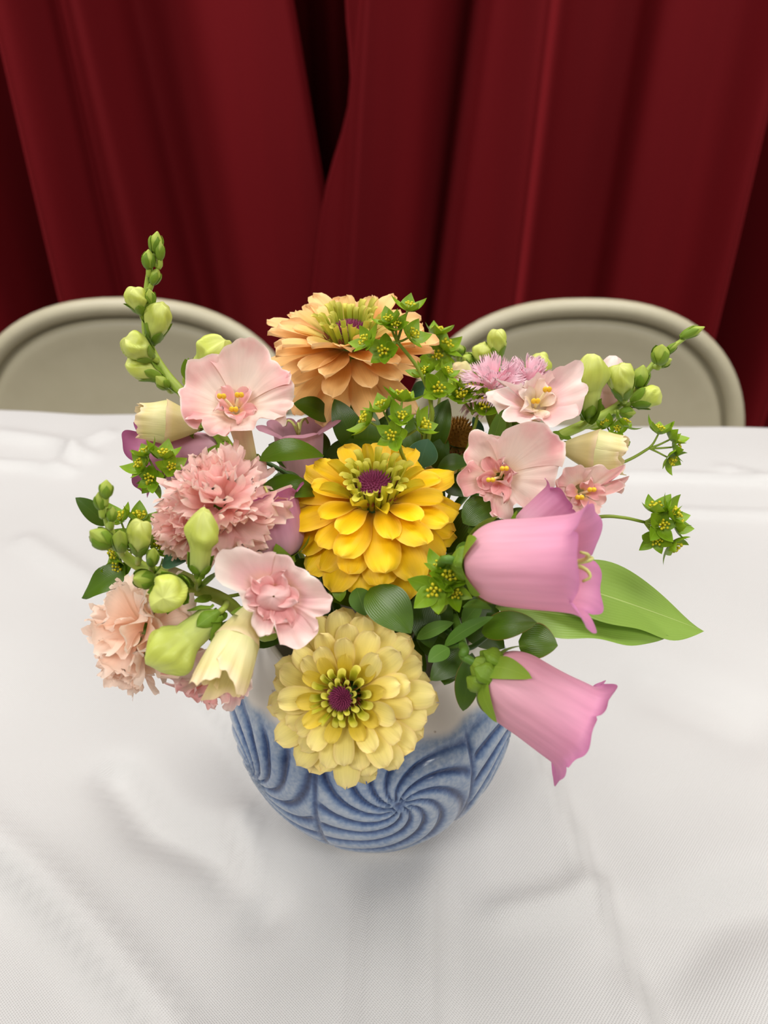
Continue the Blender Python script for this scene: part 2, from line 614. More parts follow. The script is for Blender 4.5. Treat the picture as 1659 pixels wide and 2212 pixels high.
# ------------------------------------------------------------------ setting
def slab(name, x0, x1, y0, y1, z0, z1):
    V = [(x, y, z) for x in (x0, x1) for y in (y0, y1) for z in (z0, z1)]
    F = [(0, 1, 3, 2), (4, 6, 7, 5), (0, 4, 5, 1), (2, 3, 7, 6), (0, 2, 6, 4), (1, 5, 7, 3)]
    return mesh_from(name, V, F, None, False)


tag(put('floor', slab('floor', -4, 4, -4, 2.6, -0.05, 0), M['floor']), 'beige vinyl hall floor', None, None, 'structure')
tag(put('wall_back', slab('wall_back', -4, 4, 2.5, 2.6, 0, 3.1), M['plaster']), 'plaster wall behind the red curtain', None, None, 'structure')


# curtains: (x at top of view, x low down, depth towards the room)
def curtain(name, label, prof, y0, ztop=2.75, zbot=0.02, seedz=0.0, sharp=True, nx=None):
    pts = prof
    n = (nx or 16) * (len(pts) - 1)
    nz_ = 60
    zt, zb = 1.10, 0.57

    def f(u, v):
        z = lerp(ztop, zbot, u)
        k = (zt - z) / (zt - zb)
        k = max(-1.0, min(1.7, k))
        def cr(i):
            tot = 0.0
            for dv in (-0.36, -0.18, 0.0, 0.18, 0.36):
                t = min(max(v * (len(pts) - 1) + dv, 0.0), len(pts) - 1.0)
                s = min(int(t), len(pts) - 2)
                t -= s
                a, b, c, d = [p[i] for p in (pts[max(s - 1, 0)], pts[s], pts[s + 1], pts[min(s + 2, len(pts) - 1)])]
                tot += 0.5 * (2 * b + (c - a) * t + (2 * a - 5 * b + 4 * c - d) * t * t + (3 * b - a - 3 * c + d) * t ** 3)
            return tot / 5
        xa, xb, dd = cr(0), cr(1), cr(2)
        x = lerp(xa, xb, k)
        w = noise.noise(Vector((x * 3 + seedz, z * 1.3, 4.2))) * 0.012
        if len(pts[0]) > 3:
            x += cr(3) * math.exp(-((z - 0.95) / 0.13) ** 2)
        return Vector((x, y0 - dd * 1.8 - w, z))
    me = grid(name, nz_, n, f)
    o = put(name, me, M['velvet'])
    sm = o.modifiers.new('thickness', 'SOLIDIFY')
    sm.thickness = 0.004
    return tag(o, label, 'curtain', 'red velvet stage curtains')


CY = 1.62
curtain('velvet_curtain', 'dark red velvet curtain hanging behind the chair with the tall snapdragon spike before it', [(-2.94 + 0.12 * k, -2.94 + 0.12 * k, 0.05 if k % 2 else -0.05) for k in range(11)] + [
    (-1.62, -1.62, -0.05), (-1.5, -1.5, 0.05), (-1.4, -1.4, -0.06), (-1.28, -1.28, 0.05), (-1.17, -1.17, -0.05), (-1.06, -1.06, 0.06),
    (-0.97, -0.97, -0.05), (-0.87, -0.86, 0.05), (-0.80, -0.79, 0.02), (-0.735, -0.73, -0.07), (-0.68, -0.69, -0.02), (-0.635, -0.64, 0.075),
    (-0.60, -0.60, 0.07), (-0.57, -0.56, 0.01), (-0.535, -0.515, 0.035), (-0.51, -0.475, 0.03), (-0.485, -0.44, -0.06), (-0.42, -0.38, -0.055),
    (-0.34, -0.31, 0.0), (-0.27, -0.22, 0.0), (-0.20, -0.13, 0.0), (-0.172, -0.10, 0.0), (-0.165, -0.095, -0.02), (-0.19, -0.12, -0.05)], CY, seedz=1)
curtain('velvet_curtain', 'dark red velvet curtain hanging behind the chair nearest the rose carnations', [
    (-0.06, -0.13, -0.05, 0.02), (-0.075, -0.15, -0.01, 0.035), (-0.065, -0.145, 0.02, 0.03), (-0.04, -0.10, 0.03, 0.0), (-0.03, -0.075, 0.055, 0.0),
    (-0.015, -0.055, 0.05, 0), (0.04, 0.0, 0.025, 0), (0.10, 0.06, 0.0, 0), (0.15, 0.10, -0.06, 0), (0.172, 0.122, -0.06, 0), (0.18, 0.133, 0.02, 0),
    (0.21, 0.17, 0.035, 0), (0.255, 0.245, 0.06, 0), (0.275, 0.265, 0.05, 0), (0.32, 0.31, -0.02, 0), (0.40, 0.39, -0.03, 0), (0.468, 0.466, -0.03, 0),
    (0.484, 0.482, 0.01, 0), (0.54, 0.54, 0.02, 0), (0.61, 0.615, 0.03, 0), (0.648, 0.655, 0.075, 0), (0.675, 0.685, 0.05, 0), (0.71, 0.715, -0.07, 0),
    (0.78, 0.78, -0.03, 0), (0.85, 0.85, 0.05, 0), (0.94, 0.94, -0.06, 0), (1.04, 1.04, 0.06, 0), (1.15, 1.15, -0.05, 0), (1.26, 1.26, 0.05, 0),
    (1.38, 1.38, -0.05, 0), (1.5, 1.5, 0.05, 0), (1.62, 1.62, -0.05, 0)] + [(1.74 + 0.12 * k, 1.74 + 0.12 * k, -0.05 if k % 2 else 0.05, 0) for k in range(11)], CY, seedz=7)
curtain('velvet_curtain', 'second layer of red velvet curtain, seen dark in the gap', [
    (-0.62, -0.62, 0.0), (-0.5, -0.5, 0.05), (-0.38, -0.38, -0.05), (-0.28, -0.28, 0.03), (-0.18, -0.18, -0.04), (-0.11, -0.11, 0.03), (-0.03, -0.03, -0.05),
    (0.06, 0.06, 0.04), (0.16, 0.16, -0.05), (0.28, 0.28, 0.04), (0.4, 0.4, -0.04)], 2.02, seedz=13)


# ------------------------------------------------------------------ folding chairs
def rrect(a, b, n, k):
    """half superellipse, from (+a, 0) over the top to (-a, 0)"""
    out = []
    for i in range(k + 1):
        t = math.pi * i / k
        c, s = math.cos(t), math.sin(t)
        out.append((a * math.copysign(abs(c) ** (2 / n), c), b * abs(s) ** (2 / n)))
    return out


def folding_chair(label, top):
    cx, cy, cz = top
    g = thing('folding_chair', label, 'chair', Vector((cx, cy - 0.05, 0)), 'beige metal folding chairs')
    til = 0.24                                  # the back leans away as it rises
    A, B, NE = 0.232, 0.205, 2.35
    ztop = cz

    def bp(x, h, out=0.0):                      # h = height above the arch spring line
        z = ztop - B + h
        return Vector((cx + x, cy - (ztop - z) * til - out, z))
    arch = rrect(A, B, NE, 40)
    pts = []
    foot_y = cy - 0.30
    for i in range(8, 0, -1):
        t = i / 8
        s = bp(A, 0)
        e = Vector((cx + A, foot_y, 0.03))
        pts.append(s.lerp(e, t))
    hoop = pts + [bp(x, h) for x, h in arch] + [Vector((2 * cx - p.x, p.y, p.z)) for p in pts[::-1]]
    put('back_frame', tube('back_frame', hoop, 0.0125, 12, 1, smooth=False), M['chair'], g)
    # back panel: rolled edge, groove, raised lip, dished middle
    rings = [(0.000, -0.004), (0.010, -0.007), (0.0150, -0.008), (0.0175, -0.005), (0.020, 0.000), (0.024, 0.0015), (0.032, 0.0005), (0.045, -0.003),
             (0.06, -0.006), (0.08, -0.009), (0.11, -0.012), (0.15, -0.014), (0.19, -0.015)]
    V, F = [], []
    KA = 48
    for off, out in rings:
        a, b = A - off, B - off
        ar = rrect(max(a, 0.005), max(b, 0.004), NE, KA)
        low = 0.03 - off * 0.3
        row = [(x, h) for x, h in ar]
        # close the loop below with a soft bottom edge
        hb = -max(0.001, 0.06 - off * 0.35)
        bot = [(lerp(-max(a, 0.005), max(a, 0.005), i / 20), hb) for i in range(21)]
        for x, h in row + bot:
            V.append(bp(x, h, out))
    w = KA + 1 + 21
    for r in range(len(rings) - 1):
        for j in range(w):
            a, b = r * w + j, r * w + (j + 1) % w
            F.append((a, b, b + w, a + w))
    F.append([(len(rings) - 1) * w + j for j in range(w)])
    pn = put('back_panel', mesh_from('back_panel', V, F), M['chair'], g)
    pn.modifiers.new('t', 'SOLIDIFY').thickness = 0.0015
    # seat
    def seat(u, v):
        x = (v - 0.5) * lerp(0.40, 0.37, u)
        y = lerp(cy - 0.18, cy - 0.56, u)
        ex = sst(0, 0.08, min(v, 1 - v)) * sst(0, 0.08, min(u, 1 - u))
        return Vector((cx + x, y, 0.425 + 0.018 * ex - 0.012 * math.sin(math.pi * v) * math.sin(math.pi * u)))
    st = put('seat', grid('seat', 24, 24, seat), M['chair'], g)
    st.modifiers.new('t', 'SOLIDIFY').thickness = 0.003
    for s in (-1, 1):
        put('leg', tube('leg', [(cx + s * 0.205, cy - 0.40, 0.43), (cx + s * 0.207, cy - 0.1, 0.2), (cx + s * 0.21, cy + 0.06, 0.03)], 0.011, 10, 8, smooth=False), M['chair'], g)
        put('rubber_foot', tube('rubber_foot', [(cx + s * 0.21, cy + 0.0635, 0.03), (cx + s * 0.21, cy + 0.068, 0.0)], [0.014, 0.014], 10, 1), M['rubber'], g)
        put('rubber_foot', tube('rubber_foot', [(cx + s * A, foot_y + 0.004, 0.035), (cx + s * A, foot_y - 0.003, 0.0)], [0.0155, 0.0155], 10, 1), M['rubber'], g)
    put('stretcher', tube('stretcher', [(cx - 0.21, cy + 0.02, 0.085), (cx + 0.21, cy + 0.02, 0.085)], 0.009, 8, 1), M['chair'], g)
    put('stretcher', tube('stretcher', [(cx - A, foot_y + 0.05, 0.12), (cx + A, foot_y + 0.05, 0.12)], 0.009, 8, 1), M['chair'], g)
    return g


folding_chair('beige metal folding chair behind the rose carnations and shell pink snapdragon', P(1262, 664, 1.0))
folding_chair('beige metal folding chair behind the tall snapdragon spike and blush blossom', P(268, 662, 1.0))

# ------------------------------------------------------------------ table and cloth
YAW = math.radians(-3.2)
TC = Vector((0.0, 0.352, 0))
TR = Matrix.Translation(TC) @ Matrix.Rotation(YAW, 4, 'Z')
TL, TW = 1.83, 0.762
tb = thing('folding_table', 'rectangular folding table hidden under the white cloth', 'table', Vector((TC.x, TC.y, 0)))
put('table_top', slab('table_top', -TL / 2 + 0.004, TL / 2 - 0.004, -TW / 2 + 0.004, TW / 2 - 0.004, T - 0.05, T - 0.0105), M['plastic'], tb, TR)
for sx in (-1, 1):
    for sy in (-1, 1):
        x, y = sx * 0.66, sy * 0.27
        put('leg', tube('leg', [(x, y, T - 0.05), (x, y, 0.0)], 0.014, 10, 1), M['steel'], tb, TR)
    put('stretcher', tube('stretcher', [(sx * 0.66, -0.27, 0.2), (sx * 0.66, 0.27, 0.2)], 0.01, 8, 1), M['steel'], tb, TR)

VC = P(806, 1752, 0.279)
VC.z = T
VC.y = 0.279
VC.x = -0.006


def gp(px, py):
    """photo pixel to a point on the table cloth"""
    v = RGT * ((px - 829.5) / FPX) - UPV * ((py - 1106) / FPX) + FWD
    return CAM + v * ((T - CAM.z) / v.z)


# creases pressed into the cloth: polyline, half width, height, one-sided step
CREASES = []


def crease(pix, w, h, step=0.0):
    CREASES.append(([gp(*p).to_2d() for p in pix], w * 0.8, h * 2.4, step * 3.0))


crease([(-60, 1800), (60, 1890), (180, 2010), (330, 2190), (400, 2300)], 0.012, 0.0035, 0.0015)
crease([(1120, 1560), (1200, 1700), (1290, 1930), (1370, 2100), (1430, 2300)], 0.006, 0.0022, -0.0018)
crease([(800, 1830), (795, 2000), (780, 2280)], 0.006, 0.0018, 0.0008)
crease([(930, 1830), (930, 2000), (925, 2280)], 0.007, 0.0018, -0.001)
crease([(440, 1500), (520, 1600), (640, 1760)], 0.006, 0.002, 0.001)
crease([(250, 1680), (330, 1790), (480, 1850), (560, 1960)], 0.014, -0.004)
crease([(520, 1760), (540, 1950)], 0.012, 0.003)
crease([(1080, 1970), (1200, 1950), (1290, 1910)], 0.008, 0.0022)
crease([(1380, 2060), (1560, 1980), (1700, 1950)], 0.02, -0.003)
crease([(-20, 935), (120, 950), (190, 985)], 0.012, 0.003)
crease([(130, 1000), (170, 960), (230, 935)], 0.009, 0.003)
crease([(-30, 1000), (60, 1002), (150, 1015)], 0.008, 0.003)
crease([(1320, 1030), (1450, 1028), (1700, 1040)], 0.006, 0.0028)
crease([(1450, 1105), (1700, 1108)], 0.006, 0.002)
crease([(1560, 1010), (1700, 1040)], 0.006, 0.002)
crease([(60, 1170), (250, 1290)], 0.012, 0.0025)
crease([(1420, 1480), (1600, 1560)], 0.03, -0.004)


def cloth_h(p):
    x, y = p.x, p.y
    h = noise.noise(Vector((x * 5, y * 5, 1.7))) * 0.0045 + noise.noise(Vector((x * 14, y * 14, 5.1))) * 0.0022
    q = Vector((x, y))
    for pl, w, a, st in CREASES:
        best, side = 1e9, 0
        for i in range(len(pl) - 1):
            e = pl[i + 1] - pl[i]
            t = max(0, min(1, (q - pl[i]).dot(e) / e.length_squared))
            dv = q - (pl[i] + e * t)
            d = dv.length
            if d < best:
                best = d
                side = 1 if e.x * dv.y - e.y * dv.x > 0 else -1
        if best < 0.12:
            h += a * math.exp(-(best / w) ** 2)
            if st:
                h += st * side * (1 - math.exp(-(best / (w * 0.6)) ** 2)) * math.exp(-(best / 0.05) ** 2)
    d = (q - Vector((VC.x, VC.y))).length
    return max(h, -0.008) * sst(0.042, 0.075, d)


def make_cloth():
    OV = 0.24
    def axis(half, fine):
        c = [i * fine for i in range(-int(half / fine), int(half / fine) + 1)]
        c = [-half] + [x for x in c if abs(x) < half - fine * 0.4] + [half]
        o = [0.002, 0.005, 0.009, 0.015, 0.03, 0.05, 0.08, 0.11, 0.14, 0.17, 0.2, 0.22, OV]
        return [-half - k for k in o[::-1]] + c + [half + k for k in o]
    ax, ay = axis(TL / 2, 0.007), axis(TW / 2, 0.006)
    V, F = [], []
    for b in ay:
        for a in ax:
            qa, qb = max(-TL / 2, min(TL / 2, a)), max(-TW / 2, min(TW / 2, b))
            ov = math.hypot(a - qa, b - qb)
            w = TR @ Vector((qa, qb, 0))
            z = T - 0.0005
            if abs(w.x) < 0.7:
                z += cloth_h(w)
            if ov > 1e-6:
                nx, ny = (a - qa) / ov, (b - qb) / ov
                s = (qa * 1.0 + qb * 1.0) * 19 + math.atan2(ny, nx) * 2
                out = 0.007 * (1 - math.exp(-ov / 0.006)) + ov * 0.06 * (1 + 0.9 * math.sin(s)) * sst(0.02, 0.2, ov)
                dn = 0.0 if ov < 0.002 else ov - 0.002
                edge = sst(0, 0.03, ov)
                V.append((qa + nx * out, qb + ny * out, lerp(z, T - 0.0005, edge) - dn))
            else:
                V.append((qa, qb, z))
    w = len(ax)
    for j in range(len(ay) - 1):
        for i in range(w - 1):
            F.append((j * w + i, j * w + i + 1, j * w + w + i + 1, j * w + w + i))
    return mesh_from('tablecloth', V, F)


tag(put('tablecloth', make_cloth(), M['cloth'], None, TR), 'white satin tablecloth with pressed creases draped over the table', 'tablecloth')

# ------------------------------------------------------------------ vase
PROF = [(0, 0.039), (0.003, 0.0415), (0.012, 0.0490), (0.025, 0.0575), (0.045, 0.0675), (0.065, 0.0730), (0.082, 0.0745), (0.098, 0.0725), (0.112, 0.0665),
        (0.122, 0.0605), (0.130, 0.0560), (0.1355, 0.0540), (0.138, 0.0528)]


def prof_curve(n):
    return spline([(r, 0, z) for z, r in PROF], n)


def make_vase():
    NT, NZ = 440, 150
    pc = prof_curve(NZ)
    arc = [0.0]
    for i in range(NZ):
        arc.append(arc[-1] + (pc[i + 1] - pc[i]).length)
    ic = min(range(NZ + 1), key=lambda i: abs(pc[i].z - 0.083))
    sc_ = arc[ic]
    V, F, C = [], [], []
    for i in range(NZ + 1):
        p = pc[i]
        a, b = pc[max(i - 1, 0)], pc[min(i + 1, NZ)]
        d = (b - a).normalized()
        nr, nz_ = d.z, -d.x
        for j in range(NT):
            th = 2 * math.pi * j / NT                 # 0 faces the photographer, grows to the right
            pan = math.radians(60)
            k = math.floor((th + math.radians(20)) / pan)
            tc_ = -math.radians(20) + (k + 0.5) * pan
            lift = (0.004, -0.006, 0.002, -0.004, 0.005, -0.009)[int(k) % 6]
            du = (th - tc_) * max(p.x, 0.05)
            dv = arc[i] - sc_ - lift
            rho = math.hypot(du, dv)
            phi = math.atan2(dv, du)
            nn = noise.noise(Vector((math.sin(th) * 4, math.cos(th) * 4, p.z * 30)))
            hand = 1 if int(k) % 2 == 0 else -1
            ph = 12 * phi * hand + rho * 640 / (1 + rho * 9) + nn * 0.7
            gv = (0.5 + 0.5 * math.cos(ph)) ** 2.2
            gv *= sst(0.0, 0.004, rho)
            gv = max(gv, 0.9 * math.exp(-(rho / 0.0022) ** 2))
            seam = abs((th - tc_)) / (pan / 2)
            sg = math.exp(-((1 - seam) * pan / 2 * p.x / 0.0016) ** 2)
            gv = max(gv * (1 - 0.5 * sst(0.9, 1.0, seam)), sg * 0.9)
            edge = 0.1155 + 0.004 * nn + 0.003 * math.sin(th * 3 + 1)
            m_top = sst(edge - 0.0025, edge + 0.0025, p.z)
            m_bot = 1 - sst(0.0035, 0.006, p.z)
            g = gv * (1 - sst(edge - 0.012, edge, p.z)) * sst(0.004, 0.014, p.z)
            r = p.x - 0.0019 * g * nr
            V.append((r * math.sin(th), -r * math.cos(th), p.z - 0.0019 * g * nz_))
            C.append((0.20 + 0.75 * g ** 1.3 - 0.10 * (1 - gv), max(m_top, m_bot), 0, 1))
    for i in range(NZ):
        for j in range(NT):
            a, b = i * NT + j, i * NT + (j + 1) % NT
            F.append((a, b, b + NT, a + NT))
    # lip and inside
    base = NZ * NT
    prev = base
    for r, z in ((0.0515, 0.1388), (0.0500, 0.1380), (0.0500, 0.132), (0.0575, 0.118), (0.0680, 0.095), (0.0690, 0.075), (0.0620, 0.045), (0.045, 0.015), (0.02, 0.009), (0.001, 0.008)):
        n0 = len(V)
        for j in range(NT):
            th = 2 * math.pi * j / NT
            V.append((r * math.sin(th), -r * math.cos(th), z))
            C.append((0, 1, 0, 1))
        for j in range(NT):
            a, b = prev + j, prev + (j + 1) % NT
            F.append((a, b, n0 + (j + 1) % NT, n0 + j))
        prev = n0
    F.append(list(range(NT))[::-1])
    me = mesh_from('vase', V, F)
    at = me.color_attributes.new('glaze', 'FLOAT_COLOR', 'POINT')
    at.data.foreach_set('color', [c for q in C for c in q])
    return me


vs = put('vase', make_vase(), M['glaze'], None, Matrix.Translation(VC))
tag(vs, 'round blue glazed ceramic vase carved with swirls, white rim', 'vase')


# ------------------------------------------------------------------ plant parts
def vase_path(head, low=None, rim=0.6):
    """stem path from a flower head down through the vase mouth"""
    d = Vector((head.x - VC.x, head.y - VC.y, 0))
    r = min(d.length, 0.06) / 0.06
    dn = d.normalized() if d.length > 1e-4 else Vector((0, 1, 0))
    m = VC + dn * (0.040 * rim * r) + Vector((0, 0, 0.139))
    e = VC - dn * (0.030 * r) + Vector((0, 0, 0.022))
    q = lerp(head, m, 0.5) + Vector((0, 0, 0.012)) - dn * 0.006
    return [head] + ([low] if low is not None else []) + ([q] if low is None else []) + [m, e]


def petal(L_, W, bw=0.3, pk=0.62, bend=0.0, curl=0.0, cup=0.0, notch=0.0, ruf=0.0, teeth=0, tooth=0.1, seed=0, nu=9, nv=8, tip=0.0, sq=2.4, name='petal'):
    rng = random.Random(seed)
    ph, fr = rng.uniform(0, 6.28), rng.uniform(2.0, 3.4)
    skew = rng.uniform(-0.12, 0.12)
    tj = [rng.uniform(0.5, 1.5) for _ in range(11)]
    us = [1 - (1 - i / nu) ** 1.35 for i in range(nu + 1)]
    cl = [(0.0, 0.0, 0.0)]
    y = z = 0.0
    fine = 60
    tab = [(0, 0, 0)]
    for i in range(fine):
        u = (i + 0.5) / fine
        a = bend * u + curl * max(0, (u - 0.6) / 0.4) ** 2
        y += math.cos(a) * L_ / fine
        z += math.sin(a) * L_ / fine
        tab.append((y, z, a))

    def f(i_, v_):
        u = us[int(round(i_ * nu))]
        v = v_ * 2 - 1
        if u < pk:
            w = bw + (1 - bw) * sst(0, pk, u)
        else:
            s = (u - pk) / (1 - pk)
            w = max((1 - s ** sq) ** (1 / sq) if s < 1 else 0, tip)
        t = u * fine
        k = min(int(t), fine - 1)
        y, z, a = [lerp(tab[k][q], tab[k + 1][q], t - k) for q in range(3)]
        x = W / 2 * w * v + skew * W * u * u
        up = cup * W * w * v * v + ruf * W * u * u * math.sin(v * fr + ph) + ruf * W * 0.5 * u ** 3 * math.sin(v * fr * 2.3 + ph * 2)
        dy = -notch * L_ * math.exp(-(v / 0.22) ** 2) * u ** 8
        if teeth:
            saw = abs(((v_ * teeth) % 1.0) - 0.5) * 2
            dy -= tooth * tj[int(v_ * teeth * 2 + 0.5) % len(tj)] * L_ * (1 - saw * 1.15) * sst(0.62, 1.0, u)
        return Vector((x, y + dy * math.cos(a) - up * math.sin(a), z + dy * math.sin(a) + up * math.cos(a)))
    return grid(name, nu, nv, f)


def leaf_mesh(L_, W, arch=0.1, fold=0.1, wave=0.0, p=0.9, q=0.8, tipcurl=0.0, seed=0, nu=14, nv=6, lobes=0, twist=0.0, name='leaf'):
    rng = random.Random(seed)
    ph = rng.uniform(0, 6.28)

    def f(u, v):
        v = v * 2 - 1
        w = max(math.sin(math.pi * min(1, max(0, u)) ** p), 0) ** q
        if u > 0.999 or u < 0.001:
            w = 0.02
        if lobes:
            w *= 1 + 0.07 * math.sin(u * lobes * 6.28 + ph + (1.6 if v > 0 else 0)) * sst(0.1, 0.3, u)
        x = W / 2 * w * v
        z = arch * L_ * 4 * u * (1 - u) + fold * abs(x) + wave * W * math.sin(u * 9 + ph + (1.5 if v > 0 else 0)) * v * v - tipcurl * L_ * u ** 4
        if twist:
            a = twist * u
            x, z = x * math.cos(a) - fold * 0 * math.sin(a), z + x * math.sin(a)
        return Vector((x, L_ * u, z))
    return grid(name, nu, nv, f)


def leaf_between(base, tip, W, mat, parent, up=None, name='leaf', **kw):
    d = tip - base
    up = up or (CAM - base).normalized() * 0.6 + Vector((0, 0, 0.8))
    return put(name, leaf_mesh(d.length, W, **kw), mat, parent, yframe(base, d, up))


# ------------------------------------------------------------------ zinnias
def quill_mesh(L_, W, curl, seed):
    rng = random.Random(seed)
    op = rng.uniform(3.6, 5.2)

    def f(u, v):
        a = (v - 0.5) * op * (1 - 0.25 * u)
        r = W / 2 * (0.7 + 0.3 * u)
        x, z = r * math.sin(a), -r * math.cos(a) + r
        y = u * L_
        if u > 0.8:
            k = (u - 0.8) / 0.2
            z += -curl * k * k * L_ * 0.18
            y -= curl * k * k * L_ * 0.08
        return Vector((x, y, z))
    return grid('quill', 7, 7, f)


def zinnia(label, center, axis, rings, quills, disc_r, disc_h, disc_mat, quill_mat, path, seed, stem_r=0.0028, roll=0.0, disc_z=0.004, stem_mat=None):
    rng = random.Random(seed)
    g = thing('zinnia', label, 'flower', center, 'zinnias')
    B = frame(center, axis, RGT, roll)
    stem_mat = stem_mat or M['stem']
    below = center - axis.normalized() * 0.012
    put('stem', tube('stem', [center - axis.normalized() * 0.004, below] + path[1:], [stem_r * 1.3, stem_r, stem_r * 0.95], 10, 26), stem_mat, g)
    # green cup under the petals
    def cupf(u, v):
        r = [0.002, 0.006, 0.0095, 0.0105][min(3, int(u * 3.999))] if False else lerp(0.0028, 0.0105, math.sin(u * math.pi / 2))
        return Vector((r * math.cos(6.283 * v), r * math.sin(6.283 * v), -0.013 + 0.012 * u))
    put('calyx', grid('calyx', 6, 16, cupf, True), M['sepal'], g, B)
    for (n, rb, L_, W, elev, bend, zb, mat, kw) in rings:
        var = [petal(L_, W, bend=math.radians(bend), seed=seed * 31 + q * 7 + n, **kw) for q in range(4)]
        off = rng.uniform(0, 6.28)
        for i in range(n):
            a = off + 6.2832 * (i + rng.uniform(-0.16, 0.16)) / n
            e = math.radians(elev + rng.uniform(-9, 9))
            s = rng.uniform(0.89, 1.08)
            m = B @ Matrix.Rotation(a, 4, 'Z') @ Matrix.Translation((0, rb, zb)) @ Matrix.Rotation(e, 4, 'X') \
                @ Matrix.Rotation(rng.uniform(-0.13, 0.13), 4, 'Y') @ Matrix.Diagonal((s, s * rng.uniform(0.95, 1.05), s, 1))
            put('petal', var[i % 4], mat, g, m)
    for (n, rb, L_, W, elev, zb, curl) in quills:
        var = [quill_mesh(L_ * rng.uniform(0.9, 1.1), W, curl * rng.uniform(0.6, 1.3), seed + q) for q in range(4)]
        for i in range(n):
            a = 6.2832 * (i + rng.uniform(-0.2, 0.2)) / n + n
            e = math.radians(elev + rng.uniform(-9, 9))
            s = rng.uniform(0.82, 1.12)
            m = B @ Matrix.Rotation(a, 4, 'Z') @ Matrix.Translation((0, rb * rng.uniform(0.93, 1.07), zb)) @ Matrix.Rotation(e, 4, 'X') @ Matrix.Scale(s, 4)
            put('floret', var[i % 4], quill_mat, g, m)
    # disc: a dome studded with tiny scales
    bag = Bag()

    def dome(u, v):
        r = disc_r * u
        return Vector((r * math.cos(6.283 * v), r * math.sin(6.283 * v), disc_h * (1 - u * u) - disc_h * 0.22 * math.exp(-(u / 0.18) ** 2)))
    bag.add(grid('d', 8, 20, dome, True))
    n = 110
    sc = grid('s', 2, 4, lambda u, v: Vector(((1 - u * 0.9) * 0.0005 * math.cos(6.283 * v), (1 - u * 0.9) * 0.0005 * math.sin(6.283 * v), 0.0022 * u)), True)
    for i in range(n):
        u = math.sqrt((i + 0.5) / n)
        v = i * 0.381966
        p = dome(u, v % 1)
        tilt = Vector((p.x, p.y, disc_r * 0.9)).normalized()
        bag.add(sc, frame(p, tilt))
    put('disc', bag.done('disc'), disc_mat, g, B @ Matrix.Translation((0, 0, disc_z)))
    # reddish chaff between florets and petals
    cb = Bag()
    for i in range(60):
        a = rng.uniform(0, 6.28)
        r = disc_r * rng.uniform(1.0, 1.7)
        p = Vector((r * math.cos(a), r * math.sin(a), disc_z - 0.003))
        cb.add(sc, frame(p, Vector((math.cos(a) * 0.6, math.sin(a) * 0.6, 1))) @ Matrix.Diagonal((1, 1, 1.6, 1)))
    put('chaff', cb.done('chaff'), M['chaff'], g, B)
    return g


# yellow zinnia in the middle of the bunch
zc = P(808, 1082, 0.262)
zinnia('bright golden yellow zinnia with a plum centre, upright in the middle of the bunch', zc, Vector((0.0, -0.16, 1)), [
    (16, 0.006, 0.0345, 0.0165, -8, -38, -0.006, M['yellow'], dict(cup=-0.10, ruf=0.06, bw=0.3, notch=0.04)),
    (15, 0.006, 0.0325, 0.0160, 6, -40, -0.003, M['yellow'], dict(cup=-0.10, ruf=0.06, bw=0.3, notch=0.03)),
    (14, 0.007, 0.0275, 0.0140, 20, -36, 0.0, M['yellow'], dict(cup=-0.12, ruf=0.06, bw=0.32)),
    (11, 0.008, 0.0215, 0.0108, 34, -34, 0.002, M['yellow'], dict(cup=0.05, ruf=0.08, bw=0.35)),
    (8, 0.0085, 0.0175, 0.0056, 44, -14, 0.003, M['yellow_in'], dict(cup=0.55, bw=0.5))],
    [(20, 0.0088, 0.0145, 0.0030, 76, 0.002, 1.0), (15, 0.0070, 0.0125, 0.0026, 82, 0.003, 1.0)], 0.0064, 0.0022, M['plum'], M['quill'],
    vase_path(zc), 3, disc_z=0.0095)

# peach zinnia, tallest
zc = P(757, 742, 0.335)
zinnia('peach zinnia with lime centre florets, standing tallest behind the yellow one', zc, Vector((-0.03, -0.04, 1)), [
    (9, 0.005, 0.0340, 0.0160, -14, -26, -0.007, M['peach'], dict(cup=-0.08, ruf=0.05, bw=0.3, notch=0.05)),
    (15, 0.006, 0.0340, 0.0125, 2, -6, -0.003, M['peach'], dict(cup=0.08, ruf=0.08, bw=0.3)),
    (15, 0.006, 0.0325, 0.0115, 13, -4, -0.001, M['peach'], dict(cup=0.12, ruf=0.08, bw=0.3)),
    (13, 0.007, 0.0270, 0.0105, 24, -8, 0.0, M['peach'], dict(cup=0.15, ruf=0.09, bw=0.32)),
    (11, 0.0075, 0.0200, 0.0085, 36, -10, 0.001, M['peach_in'], dict(cup=0.2, ruf=0.08, bw=0.35))],
    [(18, 0.0088, 0.0150, 0.0030, 66, 0.002, 0.5), (14, 0.0072, 0.0130, 0.0026, 76, 0.003, 0.5)], 0.0068, 0.002, M['plum'], M['quill_green'],
    vase_path(zc, zc + Vector((0.002, -0.006, -0.06))), 8, 0.0045, disc_z=0.007, stem_mat=M['stem'])

